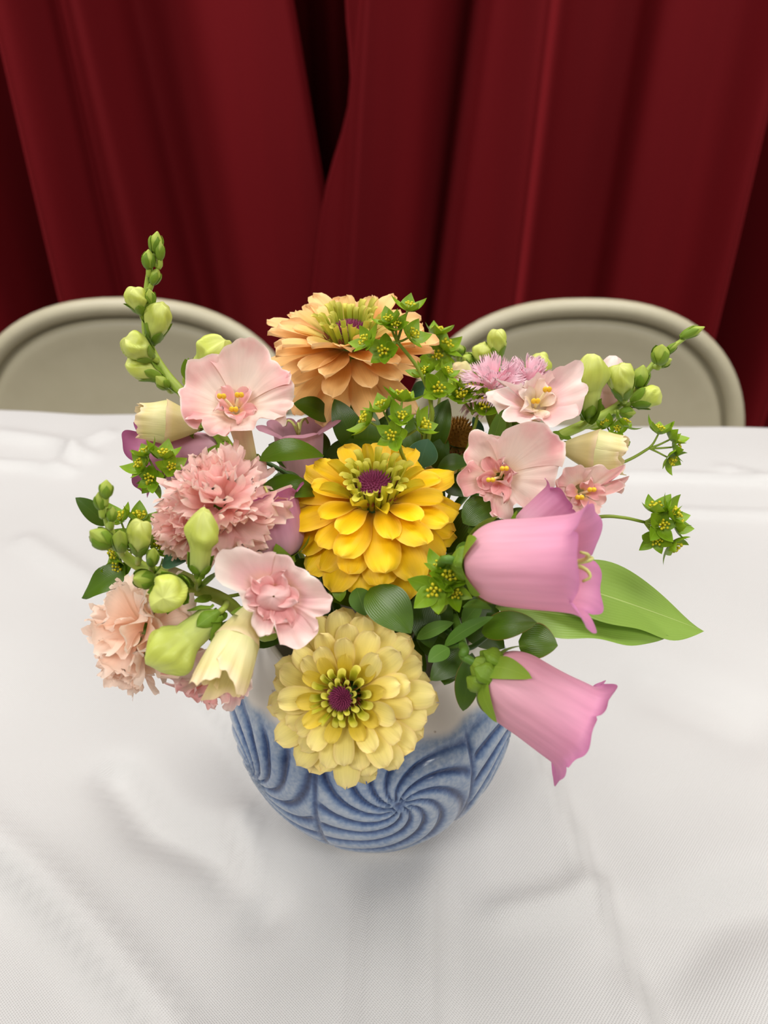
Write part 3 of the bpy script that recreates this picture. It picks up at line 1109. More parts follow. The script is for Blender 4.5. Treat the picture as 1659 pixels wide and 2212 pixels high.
# pale zinnia hanging over the front of the vase
zc = P(746, 1504, 0.200)
zinnia('pale butter yellow zinnia with small brown spots, leaning over the front of the vase', zc, D(-0.24, 0.10, 1.0), [
    (20, 0.006, 0.0285, 0.0112, -6, -14, -0.006, M['pale'], dict(cup=-0.05, ruf=0.08, bw=0.35, notch=0.06, pk=0.72)),
    (19, 0.006, 0.0265, 0.0108, 6, -14, -0.004, M['pale'], dict(cup=-0.05, ruf=0.07, bw=0.35, notch=0.03, pk=0.72)),
    (15, 0.006, 0.0225, 0.0100, 17, -16, -0.002, M['pale'], dict(cup=-0.04, ruf=0.07, bw=0.35, pk=0.7)),
    (11, 0.0065, 0.0180, 0.0086, 30, -20, 0.0, M['pale'], dict(cup=0.10, ruf=0.08, bw=0.38, pk=0.7)),
    (10, 0.0065, 0.0130, 0.0064, 42, -22, 0.001, M['pale_in'], dict(cup=0.22, ruf=0.08, bw=0.4))],
    [(15, 0.0066, 0.0085, 0.0030, 58, 0.001, 1.2), (14, 0.0045, 0.0062, 0.0022, 76, 0.002, 1.2)], 0.0037, 0.0012, M['plum'], M['quill'],
    [zc, VC + Vector((0.0, -0.026, 0.152)), VC + Vector((0.004, -0.01, 0.10)), VC + Vector((0.01, 0.02, 0.025))], 12, disc_z=0.0055)

# faded zinnia, half hidden
zc = P(988, 946, 0.318)
zinnia('faded straw coloured zinnia with a raised brown centre, half hidden behind petals', zc, Vector((0.15, -0.25, 1)), [
    (12, 0.005, 0.0200, 0.0100, -22, -24, -0.004, M['faded'], dict(cup=0.1, ruf=0.10, bw=0.35)),
    (11, 0.005, 0.0160, 0.0085, -4, -24, -0.002, M['faded'], dict(cup=0.1, ruf=0.10, bw=0.35))],
    [], 0.0085, 0.0075, M['brown_disc'], M['quill'], vase_path(zc), 21, disc_z=0.002)


# ------------------------------------------------------------------ bellflowers
def bell_r(R, t):
    """wall radius of a bell, t = 0 at the stem, 1 where the lobes part"""
    k = max(0.0, 1 - t / 0.42)
    return R * (0.22 + 0.68 * math.sqrt(max(0.0, 1 - k ** 2.2)) + 0.12 * t ** 1.5)


def bell_mesh(L_, R, flare, seed, fold=0.0, ruf=0.05, roll_out=1.5):
    rng = random.Random(seed)
    p0 = rng.uniform(0, 6.28)
    lv = [rng.uniform(0.8, 1.15) for _ in range(5)]

    def f(u, v):
        th = 6.28318 * v
        c5 = math.cos(5 * th)
        rib = 1 + 0.028 * c5 + 0.016 * math.exp(-((((v * 5) % 1.0) - 0.5) / 0.05) ** 2) - 0.02 * math.exp(-((((v * 5 + 0.32) % 1.0) - 0.5) / 0.06) ** 2)
        if u < 0.70:
            t = u / 0.70
            r = bell_r(R, t) * lerp(1, rib, sst(0.05, 0.5, t))
            dent = 0.03 * R * noise.noise(Vector((math.cos(th) * 1.5, math.sin(th) * 1.5, t * 2.5 + seed)))
            return Vector(((r + dent) * math.cos(th), (r + dent) * math.sin(th), L_ * 0.84 * t))
        t = (u - 0.70) / 0.30
        i = int(v * 5 + 0.5) % 5
        lobe = 0.40 + 0.60 * abs(math.cos(2.5 * th)) ** 0.55
        lobe *= lerp(1, lv[i], abs(math.cos(2.5 * th)))
        ext = flare * R * lobe
        # the lobe leaves along the wall and rolls outward
        r = bell_r(R, 1) * rib
        z = L_ * 0.84
        k = 10
        for q in range(k):
            a = 0.18 + roll_out * (t * (q + 0.5) / k) ** 1.3
            r += ext * t / k * math.sin(a)
            z += ext * t / k * math.cos(a)
        w = ruf * R * t * t * math.sin(9 * th + p0)
        dent = 0.03 * R * noise.noise(Vector((math.cos(th) * 1.5, math.sin(th) * 1.5, 2.5 + seed)))
        r += dent + w
        return Vector((r * math.cos(th), r * math.sin(th), z + w * 0.8 + fold * R * t * math.sin(th * 2 + p0)))
    return grid('bell', 44, 100, f, True)


def bellflower(label, base, axis, L_, R, mat, path, seed, flare=0.62, sep=0.016, roll=0.0, pist=True, sepw=0.62, lumps=False, fold=0.06, roll_out=1.5):
    g = thing('bellflower', label, 'flower', base, 'pink bellflowers')
    B = frame(base, axis, UPV, roll)
    put('bell', bell_mesh(L_, R, flare, seed, fold, roll_out=roll_out), mat, g, B)
    if pist:
        bg = Bag()
        bg.add(tube('p', [(0, 0, 0.002), (0, 0, L_ * 0.86)], 0.0008, 8, 4))
        for k in range(3):
            a = 2.094 * k + 0.5
            c, s = math.cos(a), math.sin(a)
            z = L_ * 0.86
            bg.add(tube('q', [(0, 0, z - 0.001), (0.002 * c, 0.002 * s, z + 0.004), (0.0045 * c, 0.0045 * s, z + 0.0055), (0.006 * c, 0.006 * s, z + 0.003)], [0.0008, 0.0005], 6, 8))
        put('pistil', bg.done('pistil'), M['pistil'], g, B)
    rng = random.Random(seed)
    # pointed sepals clasping the foot of the bell
    for k in range(5):
        a0 = 6.2832 * (k + 0.5) / 5
        sl = sep * rng.uniform(0.8, 1.15)
        lift = rng.uniform(0.0006, 0.003)

        def sf(u, v):
            s = (v - 0.5) * 2
            z = -0.003 + sl * u * 0.92
            t = max(0.0, z / (L_ * 0.84))
            r = bell_r(R, t) * 1.05 + 0.0008 + lift * u * u + (0.0012 * abs(s) * (1 - u))
            a = a0 + s * sepw * (1 - u) ** 0.75 * (0.75 + 0.5 * math.sin(min(1, u * 2.2) * 1.57)) * (0.6 * R / max(r, 0.3 * R))
            return Vector((r * math.cos(a), r * math.sin(a), z))
        put('sepal', grid('sepal', 9, 6, sf), M['sepal'], g, B)
        if lumps:                       # puckered folds turned back between the sepals
            b0 = a0 + 0.628
            def lf(u, v):
                aa, bb = math.pi * (0.02 + 0.96 * u), 6.2832 * v
                rr = R * 0.26 * (1 + 0.18 * math.sin(3 * bb + k) * math.sin(aa) + 0.1 * math.cos(5 * aa))
                return Vector((R * 0.40 + rr * math.sin(aa) * math.cos(bb) * 0.8, rr * math.sin(aa) * math.sin(bb), -rr * math.cos(aa) * 1.1 - 0.0005))
            put('calyx_fold', grid('calyx_fold', 9, 12, lf, True), M['sepal'], g, B @ Matrix.Rotation(b0, 4, 'Z'))
    def hipf(u, v):
        r = R * 0.36 * math.sin(math.pi * (0.12 + 0.5 * u)) * (1 + 0.12 * math.cos(10 * 3.1416 * v))
        return Vector((r * math.cos(6.283 * v), r * math.sin(6.283 * v), -0.006 + 0.007 * u))
    put('calyx', grid('calyx', 6, 30, hipf, True), M['sepal'], g, B)
    if path:
        put('stem', tube('stem', [base - axis.normalized() * 0.003, base - axis.normalized() * 0.01] + path, [0.0016, 0.0018, 0.002], 8, 20), M['stem'], g)
    return g


b = P(1012, 1215, 0.212)
bellflower('large pink bellflower lying sideways beside the yellow zinnia, mouth open', b, D(0.90, 0.02, 0.42), 0.0425, 0.0160, M['bell'],
           [VC + Vector((0.03, -0.02, 0.165)), VC + Vector((0.012, -0.01, 0.13)), VC + Vector((-0.01, 0.01, 0.03))], 4, 0.72, 0.013, roll=0.35, roll_out=1.25)
b = P(1052, 1448, 0.196)
bellflower('large pink bellflower drooping over the vase rim below the other bell', b, D(0.82, -0.50, 0.05), 0.0420, 0.0148, M['bell'],
           [P(1000, 1395, 0.206), VC + Vector((0.03, -0.018, 0.15)), VC + Vector((-0.01, 0.0, 0.04))], 9, 0.55, 0.017, roll=0.45, lumps=True, pist=False, roll_out=1.7)
b = P(655, 1050, 0.30)
bellflower('small dusty pink bellflower opening upward behind the glossy leaves', b, D(-0.05, 1.0, 0.42), 0.030, 0.0108, M['bell_back'],
           [VC + Vector((-0.02, 0.01, 0.145)), VC + Vector((0.0, 0.01, 0.03))], 15, 0.95, 0.010, roll=0.9, roll_out=1.9)
b = P(480, 975, 0.29)
bellflower('mauve pink bellflower pointing sideways behind the pink carnation', b, D(-1.0, -0.12, 0.0), 0.037, 0.0105, M['bell_dusk'],
           [P(560, 1040, 0.285), VC + Vector((-0.03, 0.01, 0.142)), VC + Vector((0.0, 0.01, 0.03))], 19, 0.85, 0.012, roll=0.2)
b = P(612, 1205, 0.245)
bellflower('dusky mauve bellflower in the shade under the pink carnation', b, D(-0.25, 0.9, 0.1), 0.028, 0.012, M['bell_dusk'],
           [VC + Vector((-0.02, -0.01, 0.14)), VC + Vector((0.01, 0.0, 0.03))], 23, 0.5, 0.012)
b = P(1120, 1165, 0.235)
bellflower('withered deep pink bellflower tucked behind the large sideways bell', b, D(0.75, 0.62, 0.1), 0.024, 0.0085, M['bell_dusk'],
           [VC + Vector((0.025, 0.0, 0.15)), VC + Vector((0.0, 0.01, 0.03))], 27, 0.5, 0.010, pist=False)


# ------------------------------------------------------------------ snapdragons
def bud_r(kind, W, seed):
    rng = random.Random(seed)
    p0 = rng.uniform(0, 6.28)

    def r_(u, th):
        e0 = 0.66 if kind != 'big' else 0.72
        end = max(0.0, 1 - max(0.0, (u - e0) / (1 - e0)) ** 2.3) ** 0.5
        st = sst(-0.10, 0.14, u)
        if kind == 'small':
            r = W / 2 * (0.55 + 0.45 * math.sin(math.pi * min(1, u * 0.95 + 0.05))) * st * (1 - 0.45 * sst(0.55, 1.0, u)) * end
            return r * (1 + 0.04 * math.cos(5 * th + p0))
        sp = ((3 * th / 6.28318 + 0.9 * u + p0) % 1.0)
        seam = (sp - 0.5) * (1 - sst(0.90, 1.0, sp) * 2)
        k = sst(0.38, 0.62, u)
        if kind == 'mid':
            r = W / 2 * (0.66 + 0.34 * sst(0.1, 0.55, u)) * st * end
            return r * (1 + 0.30 * k * seam + 0.06 * k * math.cos(2 * th + p0) + 0.10 * k * noise.noise(Vector((math.cos(th) * 2.2, math.sin(th) * 2.2, u * 4 + seed))))
        r = W / 2 * (0.60 + 0.06 * u + 0.38 * math.exp(-((u - 0.70) / 0.19) ** 2)) * st * end
        r *= 1 - 0.12 * math.exp(-((u - 0.46) / 0.04) ** 2) * (0.5 + 0.5 * math.cos(th - p0))
        r *= 1 + 0.26 * k * seam + 0.11 * k * math.cos(2 * th + p0) + 0.03 * math.cos(7 * th + 3 * p0) * k
        return r * (1 + 0.10 * k * noise.noise(Vector((math.cos(th) * 2.4, math.sin(th) * 2.4, u * 5 + seed))))
    return r_, p0


def bud_mesh(kind, L_, W, seed):
    rf, p0 = bud_r(kind, W, seed)

    def f(u, v):
        th = 6.28318 * v
        r = rf(u, th)
        z = L_ * u
        if kind == 'big':
            z += L_ * 0.10 * sst(0.6, 1, u) * math.cos(th - p0) * r / (W / 2)
            z += L_ * 0.05 * sst(0.6, 0.95, u) * math.cos(3 * th + 2 * p0) * r / (W / 2)
        elif kind == 'mid':
            z += L_ * 0.06 * sst(0.5, 0.95, u) * math.cos(3 * th + 2 * p0) * r / (W / 2)
        return Vector((r * math.cos(th), r * math.sin(th), z))
    return grid('bud', 26, 46 if kind != 'small' else 20, f, True)


def hug_sepals(parent, B, rf, L_, W, cover, n, half, seed):
    """sepals lying on the wall of a bud"""
    rng = random.Random(seed)
    for k in range(n):
        a0 = 6.2832 * (k + rng.uniform(-0.08, 0.08)) / n + seed
        cv = cover * rng.uniform(0.85, 1.1)
        lift = W * rng.uniform(0.02, 0.10)
        out = W * (0.035 + 0.03 * (k % 2))

        def f(u, v):
            s = v * 2 - 1
            t = -0.03 + cv * u
            hw = half * (math.sin(math.pi * (0.22 + 0.78 * u)) ** 0.75 if u < 0.995 else 0.02)
            a = a0 + s * hw
            r = rf(max(t, 0.02), a0 + s * hw * 0.3) * 1.03 + out + lift * u ** 3 - W * 0.03 * s * s
            return Vector((r * math.cos(a), r * math.sin(a), L_ * t))
        put('sepal', grid('sepal', 7, 6, f), M['sepal'], parent, B)


SEP = {}


def sepals(parent, B, r, L_, W, n, elev, seed):
    rng = random.Random(seed)
    key = (round(L_, 4), round(W, 4))
    if key not in SEP:
        SEP[key] = leaf_mesh(L_, W, arch=-0.12, fold=-0.25, p=0.8, q=0.7, nu=8, nv=6, seed=3, name='sepal')
    for k in range(n):
        a = 6.2832 * (k + rng.uniform(-0.1, 0.1)) / n + seed
        m = B @ Matrix.Rotation(a, 4, 'Z') @ Matrix.Translation((0, r, 0)) @ Matrix.Rotation(math.radians(elev + rng.uniform(-8, 8)), 4, 'X')
        put('sepal', SEP[key], M['sepal'], parent, m)


def snap_bud(g, px, py, d, tip_px, tip_py, td, W, kind, attach, seed, mat=None):
    base, tip = P(px, py, d), P(tip_px, tip_py, td)
    k = mpp(base)
    L_ = (tip - base).length
    Wm = W * k
    B = frame(base, tip - base, RGT, seed)
    mat = mat or {'small': M['bud_green'], 'mid': M['bud'], 'big': M['bud']}[kind]
    o = put('bud', bud_mesh(kind, L_, Wm, seed), mat, g, B)
    rf = bud_r(kind, Wm, seed)[0]
    if kind == 'small':
        hug_sepals(o, B, rf, L_, Wm, 0.82, 4, 0.72, seed)
    elif kind == 'mid':
        hug_sepals(o, B, rf, L_, Wm, 0.58, 5, 0.62, seed)
    else:
        hug_sepals(o, B, rf, L_, Wm, 0.32, 5, 0.66, seed)
    if attach is not None:
        ax = (tip - base).normalized()
        put('pedicel', tube('pedicel', [base + ax * 0.001, base - ax * 0.003, attach], [0.0012, 0.0013], 7, 8), M['snap_stem'], o)
    return o


def tube_mesh(R, Lt, throat, seed, bend=(0, 0)):
    def f(u, v):
        th = 6.28318 * v
        r = R * (0.16 + (throat - 0.16) * u ** 0.8) * sst(-0.02, 0.06, u + 0.001 if u > 0 else -0.02)
        r *= 1 + 0.04 * math.cos(5 * th + seed)
        k = (1 - u) ** 1.4
        return Vector((r * math.cos(th) + bend[0] * k, r * math.sin(th) + bend[1] * k, -Lt * (1 - u) + R * 0.02 * u))
    return grid('corolla_tube', 14, 40, f, True)


def lobe_mesh(R, h, seed, k, a0, a1, amp, throat, curlb, edge):
    """one lobe of the frilled limb, spanning the angles a0..a1; edge(th) is how far it reaches"""
    rng = random.Random(seed * 13 + k)
    p = [rng.uniform(0, 6.28) for _ in range(5)]
    fq = rng.uniform(5.0, 7.5)
    lay = (0.05 * R) * (1 if k % 2 else -1) if k < 4 else 0.0
    ov = 0.22

    def f(u, v):
        s = v * 2 - 1
        th = lerp(a0 - ov * u, a1 + ov * u, v)
        e = edge(min(a1, max(a0, th)))
        e *= 1 - 0.10 * abs(s) ** 5 - 0.05 * (1 - abs(s)) * max(0, math.cos(s * 3 + p[0]))
        t = u
        r = R * throat * 0.985 + (e - R * throat) * (1 - (1 - t) ** 1.35)
        z = h * t ** 0.9 + lay * t
        z += R * 0.10 * t * (1 - s * s)                                   # each lobe crowns
        z -= curlb * R * t ** 3.0 * (1 + 0.7 * math.sin(s * 2 + p[1]))    # and rolls back
        z += amp * R * t ** 2.6 * (math.sin(fq * s + p[2]) * 0.9 + math.sin(fq * 2.1 * s + p[3]) * 0.45)
        z += amp * R * 0.7 * t * noise.noise(Vector((s * 2.0, t * 2.5, seed + k * 3.1)))
        r += amp * R * 0.35 * t ** 3 * math.sin(fq * 1.7 * s + p[4])
        return Vector((r * math.cos(th), r * math.sin(th), z))
    return grid('lobe', 16, 26, f)


def outline_fn(B, pix, rise):
    """limb reach by angle, from the blossom's outline as seen along the photo rays"""
    inv = B.inverted()
    o = inv @ CAM
    pr = []
    for px, py in pix:
        d = inv.to_3x3() @ (RGT * ((px - 829.5) / FPX) - UPV * ((py - 1106) / FPX) + FWD)
        t = (rise - o.z) / d.z
        q = o + d * t
        pr.append((math.atan2(q.y, q.x) % 6.28318, math.hypot(q.x, q.y)))
    pr.sort()
    pr = [(pr[-1][0] - 6.28318, pr[-1][1])] + pr + [(pr[0][0] + 6.28318, pr[0][1])]

    def e(th):
        th %= 6.28318
        for (a, ra), (b_, rb) in zip(pr, pr[1:]):
            if a <= th <= b_:
                k = (th - a) / max(b_ - a, 1e-6)
                return lerp(ra, rb, k * 0.6 + 0.4 * k * k * (3 - 2 * k)) * (1 + 0.04 * math.sin(math.pi * k))
        return pr[0][1]
    return e


def snap_blossom(g, c, axis, R, Lt, seed, mat, inner, inner_n=5, stamens=3, attach=None, h=None, amp=0.08, roll=0.0, throat=0.3, inner_s=0.5, curlb=0.35, inner_e=62, pix=None, cuts=None, close=1.0, bend=(0, 0), palate=False):
    rng = random.Random(seed)
    B = frame(c, axis, RGT, roll)
    h = h if h is not None else R * 0.45
    o = put('corolla_tube', tube_mesh(R, Lt, throat, seed, bend), mat if mat == M['bud_cream'] else M['snap_tube'], g, B)
    if pix:
        edge = outline_fn(B, pix, h * 0.7)
    else:
        ph = rng.uniform(0, 6.28)
        edge = lambda th: close * R * (1 + 0.08 * math.sin(2 * th + ph) + 0.05 * math.sin(3 * th))
    nl = len(cuts) if cuts else 5
    cs = [math.radians(a) for a in cuts] if cuts else [6.2832 * (k + rng.uniform(-0.12, 0.12)) / 5 + 0.3 for k in range(5)]
    for k in range(nl):
        a0 = cs[k]
        a1 = cs[k + 1] if k < nl - 1 else cs[0] + 6.2832
        put('lobe', lobe_mesh(R, h, seed, k, a0, a1, amp, throat, curlb, edge), mat, o, B)
    var = [petal(R * inner_s, R * inner_s * 0.85, bw=0.35, pk=0.6, bend=math.radians(-20 - 25 * q), cup=0.25, ruf=0.28, curl=math.radians(50 * (q - 0.5)), seed=seed + q, nu=9, nv=9, name='inner_petal') for q in range(3)]
    for k in range(inner_n):
        a = 6.2832 * (k + rng.uniform(-0.25, 0.25)) / inner_n + seed
        m = B @ Matrix.Rotation(a, 4, 'Z') @ Matrix.Translation((0, R * throat * 0.42, -R * 0.02)) @ Matrix.Rotation(math.radians(inner_e + rng.uniform(-24, 24)), 4, 'X') \
            @ Matrix.Rotation(rng.uniform(-0.6, 0.6), 4, 'Y') @ Matrix.Scale(rng.uniform(0.75, 1.15), 4)
        put('inner_petal', var[k % 3], inner, o, m)
    for k in range(stamens):
        a = 6.2832 * (k + rng.uniform(-0.2, 0.2)) / max(stamens, 1) + 1
        e = Vector((math.cos(a) * R * 0.2, math.sin(a) * R * 0.2, R * rng.uniform(0.35, 0.55)))
        put('stamen', tube('stamen', [(0, 0, -R * 0.25), (e.x * 0.4, e.y * 0.4, e.z * 0.4), e], [0.0006, 0.0005], 6, 8), M['cream'], o, B)
        bg = Bag()
        for s in (-1, 1):
            bg.add(ball('a', 0.0011, 5, 7, 1.3), Matrix.Translation(e + Vector((s * 0.0008, 0, 0))))
        put('anther', bg.done('anther'), M['anther'], o, B)
    if palate:                          # the puffed two-cheeked mouth of a snapdragon
        def pf(u, v):
            a, b_ = math.pi * (0.02 + 0.96 * u), 6.28318 * v
            r = R * 0.40 * (1 - 0.30 * math.exp(-(math.sin(b_ / 2 - 0.8) / 0.22) ** 2) * math.sin(a) + 0.10 * math.sin(4 * b_ + 3 * a) * math.sin(a))
            return Vector((r * math.sin(a) * math.cos(b_), r * math.sin(a) * math.sin(b_) * 0.85, -r * math.cos(a) * 0.75 + R * 0.10))
        put('palate', grid('palate', 16, 36, pf, True), inner, o, B)
    Bc = B @ Matrix.Translation((bend[0], bend[1], -Lt - 0.001))
    sepals(o, Bc, R * 0.06, R * 0.5, R * 0.30, 5, 62, seed)
    if attach is not None:
        b0 = B @ Vector((bend[0], bend[1], -Lt))
        put('pedicel', tube('pedicel', [b0 + axis.normalized() * 0.002, b0 - axis.normalized() * 0.004, attach], [0.0013, 0.0014], 7, 8), M['snap_stem'], o)
    return o


def bracts(g, spots):
    for (px, py, d, tx, ty, td, W) in spots:
        a, b_ = P(px, py, d), P(tx, ty, td)
        leaf_between(a, b_, W * mpp(a), M['sepal'], g, arch=-0.08, fold=0.2, p=0.7, q=0.75, nu=7, nv=4, name='bract')


SG = 'snapdragon spikes'
# --- tall spike beside the beige chair
path = [P(336, 535, 0.345), P(322, 590, 0.345), P(314, 670, 0.342), P(320, 740, 0.338), P(352, 800, 0.332), P(395, 850, 0.326), P(470, 930, 0.312), VC + Vector((-0.028, 0.015, 0.14)), VC + Vector((0.005, -0.005, 0.03))]
g = thing('snapdragon', 'tall snapdragon spike with lime buds and a wide blush blossom before the chair', 'flower', path[0], SG)
put('stem', tube('stem', path, [0.0009, 0.0013, 0.0016, 0.002, 0.0023, 0.0024, 0.0024, 0.0024, 0.0024], 10, 44), M['snap_stem'], g)
A = lambda i, t: path[i].lerp(path[i + 1], t)
snap_bud(g, 335, 546, 0.345, 340, 499, 0.345, 28, 'small', A(0, 0.2), 1)
snap_bud(g, 345, 562, 0.343, 347, 520, 0.343, 20, 'small', A(0, 0.5), 2)
snap_bud(g, 321, 580, 0.342, 321, 538, 0.342, 28, 'small', A(1, 0.0), 3)
snap_bud(g, 328, 613, 0.343, 342, 578, 0.343, 24, 'small', A(1, 0.4), 4)
snap_bud(g, 305, 675, 0.335, 288, 622, 0.332, 44, 'mid', A(2, 0.3), 5)
snap_bud(g, 328, 658, 0.335, 322, 624, 0.333, 22, 'small', A(2, 0.0), 6)
snap_bud(g, 330, 738, 0.335, 350, 656, 0.332, 52, 'mid', A(3, 0.1), 7)
snap_bud(g, 327, 772, 0.328, 270, 732, 0.322, 54, 'mid', A(3, 0.6), 8)
snap_bud(g, 348, 815, 0.328, 272, 782, 0.325, 46, 'mid', A(4, 0.4), 9)
snap_bud(g, 362, 838, 0.328, 336, 812, 0.324, 26, 'small', A(4, 0.7), 10)
snap_bud(g, 408, 815, 0.318, 486, 735, 0.318, 66, 'big', P(430, 860, 0.315), 11)
c = P(358, 912, 0.286)
snap_blossom(g, c, D(-1.0, 0.06, 0.30), 50 * mpp(c), 0.015, 12, M['bud_cream'], M['bud_cream'], 3, 0, P(470, 930, 0.30), amp=0.07, inner_s=0.6, throat=0.98, curlb=-0.12, h=0.009, close=0.80, inner_e=80)
bracts(g, [(322, 700, 0.338, 300, 672, 0.334, 22), (350, 790, 0.332, 320, 782, 0.328, 24), (385, 850, 0.328, 365, 838, 0.32, 26), (420, 940, 0.29, 395, 918, 0.285, 34), (470, 950, 0.29, 440, 985, 0.28, 34), (400, 810, 0.316, 418, 770, 0.31, 34), (410, 820, 0.316, 400, 775, 0.314, 30)])
c = P(508, 885, 0.276)
snap_blossom(g, c, D(0.02, 0.34, 0.94), 100 * mpp(c), 0.026, 31, M['snap'], M['snap_pink'], 5, 3, P(535, 1010, 0.292), bend=(0.004, -0.016), amp=0.12, inner_s=0.46, curlb=0.10, h=0.009, throat=0.26, cuts=[-12, 30, 108, 205, 262], pix=[
    (631, 845), (627, 896), (600, 905), (570, 908), (539, 930), (500, 942), (471, 946), (445, 932), (437, 912), (423, 910), (397, 905), (391, 860), (391, 834), (403, 797), (430, 785), (471, 766),
    (502, 763), (533, 746), (567, 743), (587, 777), (615, 800), (628, 815)])

# --- spike leaning out over the cloth
path = [P(230, 1052, 0.228), P(226, 1095, 0.229), P(240, 1150, 0.230), P(275, 1205, 0.231), P(330, 1235, 0.231), P(410, 1268, 0.230), P(490, 1300, 0.229), P(575, 1375, 0.236), VC + Vector((-0.03, -0.012, 0.141)), VC + Vector((0.01, 0.0, 0.03))]
g = thing('snapdragon', 'snapdragon spike with fuzzy green buds leaning out over the white cloth', 'flower', path[0], SG)
put('stem', tube('stem', path, [0.0008, 0.0011, 0.0015, 0.002, 0.0025, 0.0026, 0.0026, 0.0025, 0.0024, 0.0024], 10, 44), M['snap_stem'], g)
snap_bud(g, 228, 1074, 0.226, 230, 1036, 0.226, 28, 'small', A(0, 0.4), 41)
snap_bud(g, 219, 1100, 0.226, 213, 1062, 0.226, 24, 'small', A(1, 0.0), 42)
snap_bud(g, 240, 1125, 0.227, 243, 1094, 0.227, 22, 'small', A(1, 0.6), 43)
snap_bud(g, 238, 1176, 0.222, 194, 1146, 0.218, 42, 'small', A(2, 0.5), 44)
snap_bud(g, 262, 1188, 0.224, 258, 1146, 0.218, 34, 'small', A(2, 0.7), 45)
snap_bud(g, 300, 1195, 0.224, 304, 1128, 0.222, 50, 'mid', A(3, 0.4), 46)
snap_bud(g, 328, 1220, 0.222, 332, 1184, 0.216, 26, 'small', A(4, 0.0), 47)
snap_bud(g, 430, 1240, 0.220, 440, 1104, 0.222, 70, 'big', A(5, 0.2), 48)
snap_bud(g, 330, 1252, 0.220, 288, 1250, 0.212, 40, 'small', A(4, 0.2), 49)
snap_bud(g, 380, 1268, 0.216, 352, 1292, 0.200, 76, 'mid', A(5, 0.0), 50)
snap_bud(g, 470, 1325, 0.212, 325, 1440, 0.196, 104, 'big', A(6, 0.0), 51)
bracts(g, [(330, 1240, 0.229, 350, 1205, 0.222, 26), (420, 1262, 0.226, 385, 1240, 0.22, 30), (430, 1262, 0.225, 470, 1232, 0.215, 40), (455, 1285, 0.225, 420, 1300, 0.213, 26), (480, 1318, 0.22, 460, 1345, 0.204, 36), (540, 1308, 0.22, 500, 1325, 0.2, 34), (255, 1180, 0.23, 240, 1150, 0.224, 18)])
c = P(592, 1288, 0.206)
snap_blossom(g, c, D(0.12, 0.10, 1.0), 100 * mpp(c), 0.02, 55, M['snap_white'], M['snap_pink'], 6, 0, P(560, 1340, 0.226), amp=0.10, inner_s=0.58, throat=0.36, curlb=0.12, h=0.006, inner_e=46, palate=True, cuts=[-8, 100, 205, 262, 320], pix=[
    (594, 1341), (583, 1376), (604, 1393), (650, 1395), (681, 1372), (684, 1334), (698, 1327), (718, 1302), (705, 1274), (667, 1243), (640, 1220), (610, 1200), (560, 1192), (500, 1186), (466, 1190),
    (466, 1235), (485, 1264), (517, 1275), (545, 1325), (552, 1369), (573, 1370)])
c = P(512, 1388, 0.196)
snap_blossom(g, c, D(-0.22, -0.72, 0.62), 62 * mpp(c), 0.016, 56, M['bud_cream'], M['bud_cream'], 3, 2, A(6, 0.4), amp=0.09, inner_s=0.6, throat=0.80, curlb=-0.5, h=0.012)
c = P(450, 1478, 0.208)
snap_blossom(g, c, D(0.0, -0.55, 0.8), 84 * mpp(c), 0.016, 57, M['snap'], M['snap_pink'], 4, 0, P(530, 1400, 0.225), amp=0.10, inner_s=0.5, curlb=0.2, pix=[
    (345, 1450), (352, 1475), (372, 1490), (385, 1480), (395, 1505), (430, 1510), (465, 1515), (500, 1480), (500, 1420), (440, 1400), (380, 1420)])
c = P(508, 1480, 0.213)
snap_blossom(g, c, D(0.2, -0.45, 0.8), 58 * mpp(c), 0.014, 58, M['snap_white'], M['snap_pink'], 3, 0, P(540, 1400, 0.225), amp=0.08, inner_s=0.4, curlb=0.1, h=0.003, pix=[
    (478, 1490), (486, 1515), (492, 1538), (512, 1520), (528, 1498), (545, 1470), (545, 1440), (500, 1430), (470, 1450)])
# pale sepal-like petal behind the spike
pb = petal(0.026, 0.018, bw=0.5, bend=-0.3, cup=0.2, ruf=0.1, seed=8, name='lobe')
put('lobe', pb, M['bud'], g, yframe(P(430, 1270, 0.238), D(-1.0, 0.18, 0.1), D(0.1, 0.8, 0.6)))

# --- spike leaning over toward the other chair
path = [P(1508, 712, 0.345), P(1470, 737, 0.342), P(1425, 772, 0.338), P(1375, 830, 0.333), P(1330, 880, 0.326), P(1260, 918, 0.316), P(1180, 960, 0.305), P(1090, 1060, 0.292), VC + Vector((0.028, 0.012, 0.14)), VC + Vector((-0.01, -0.005, 0.03))]
g = thing('snapdragon', 'snapdragon spike with shell pink blossoms, its slim tip reaching across the chair back', 'flower', path[0], SG)
put('stem', tube('stem', path, [0.0008, 0.001, 0.0013, 0.0016, 0.002, 0.0024, 0.0025, 0.0025, 0.0024, 0.0024], 10, 44), M['snap_stem'], g)
snap_bud(g, 1470, 728, 0.342, 1523, 706, 0.342, 22, 'small', None, 61)
snap_bud(g, 1432, 768, 0.338, 1468, 738, 0.337, 16, 'small', A(2, 0.0), 62)
snap_bud(g, 1424, 784, 0.333, 1430, 744, 0.33, 36, 'small', A(2, 0.3), 63)
snap_bud(g, 1420, 788, 0.336, 1452, 776, 0.333, 22, 'small', A(2, 0.2), 64)
snap_bud(g, 1378, 835, 0.327, 1390, 788, 0.326, 36, 'small', A(3, 0.1), 65)
snap_bud(g, 1348, 858, 0.318, 1338, 790, 0.314, 52, 'mid', A(3, 0.6), 66)
snap_bud(g, 1365, 870, 0.322, 1428, 846, 0.32, 50, 'mid', A(3, 0.7), 67)
snap_bud(g, 1340, 890, 0.322, 1374, 892, 0.318, 26, 'small', A(4, 0.1), 68)
snap_bud(g, 1268, 900, 0.312, 1284, 764, 0.312, 72, 'big', A(5, 0.2), 69)
c = P(1290, 976, 0.276)
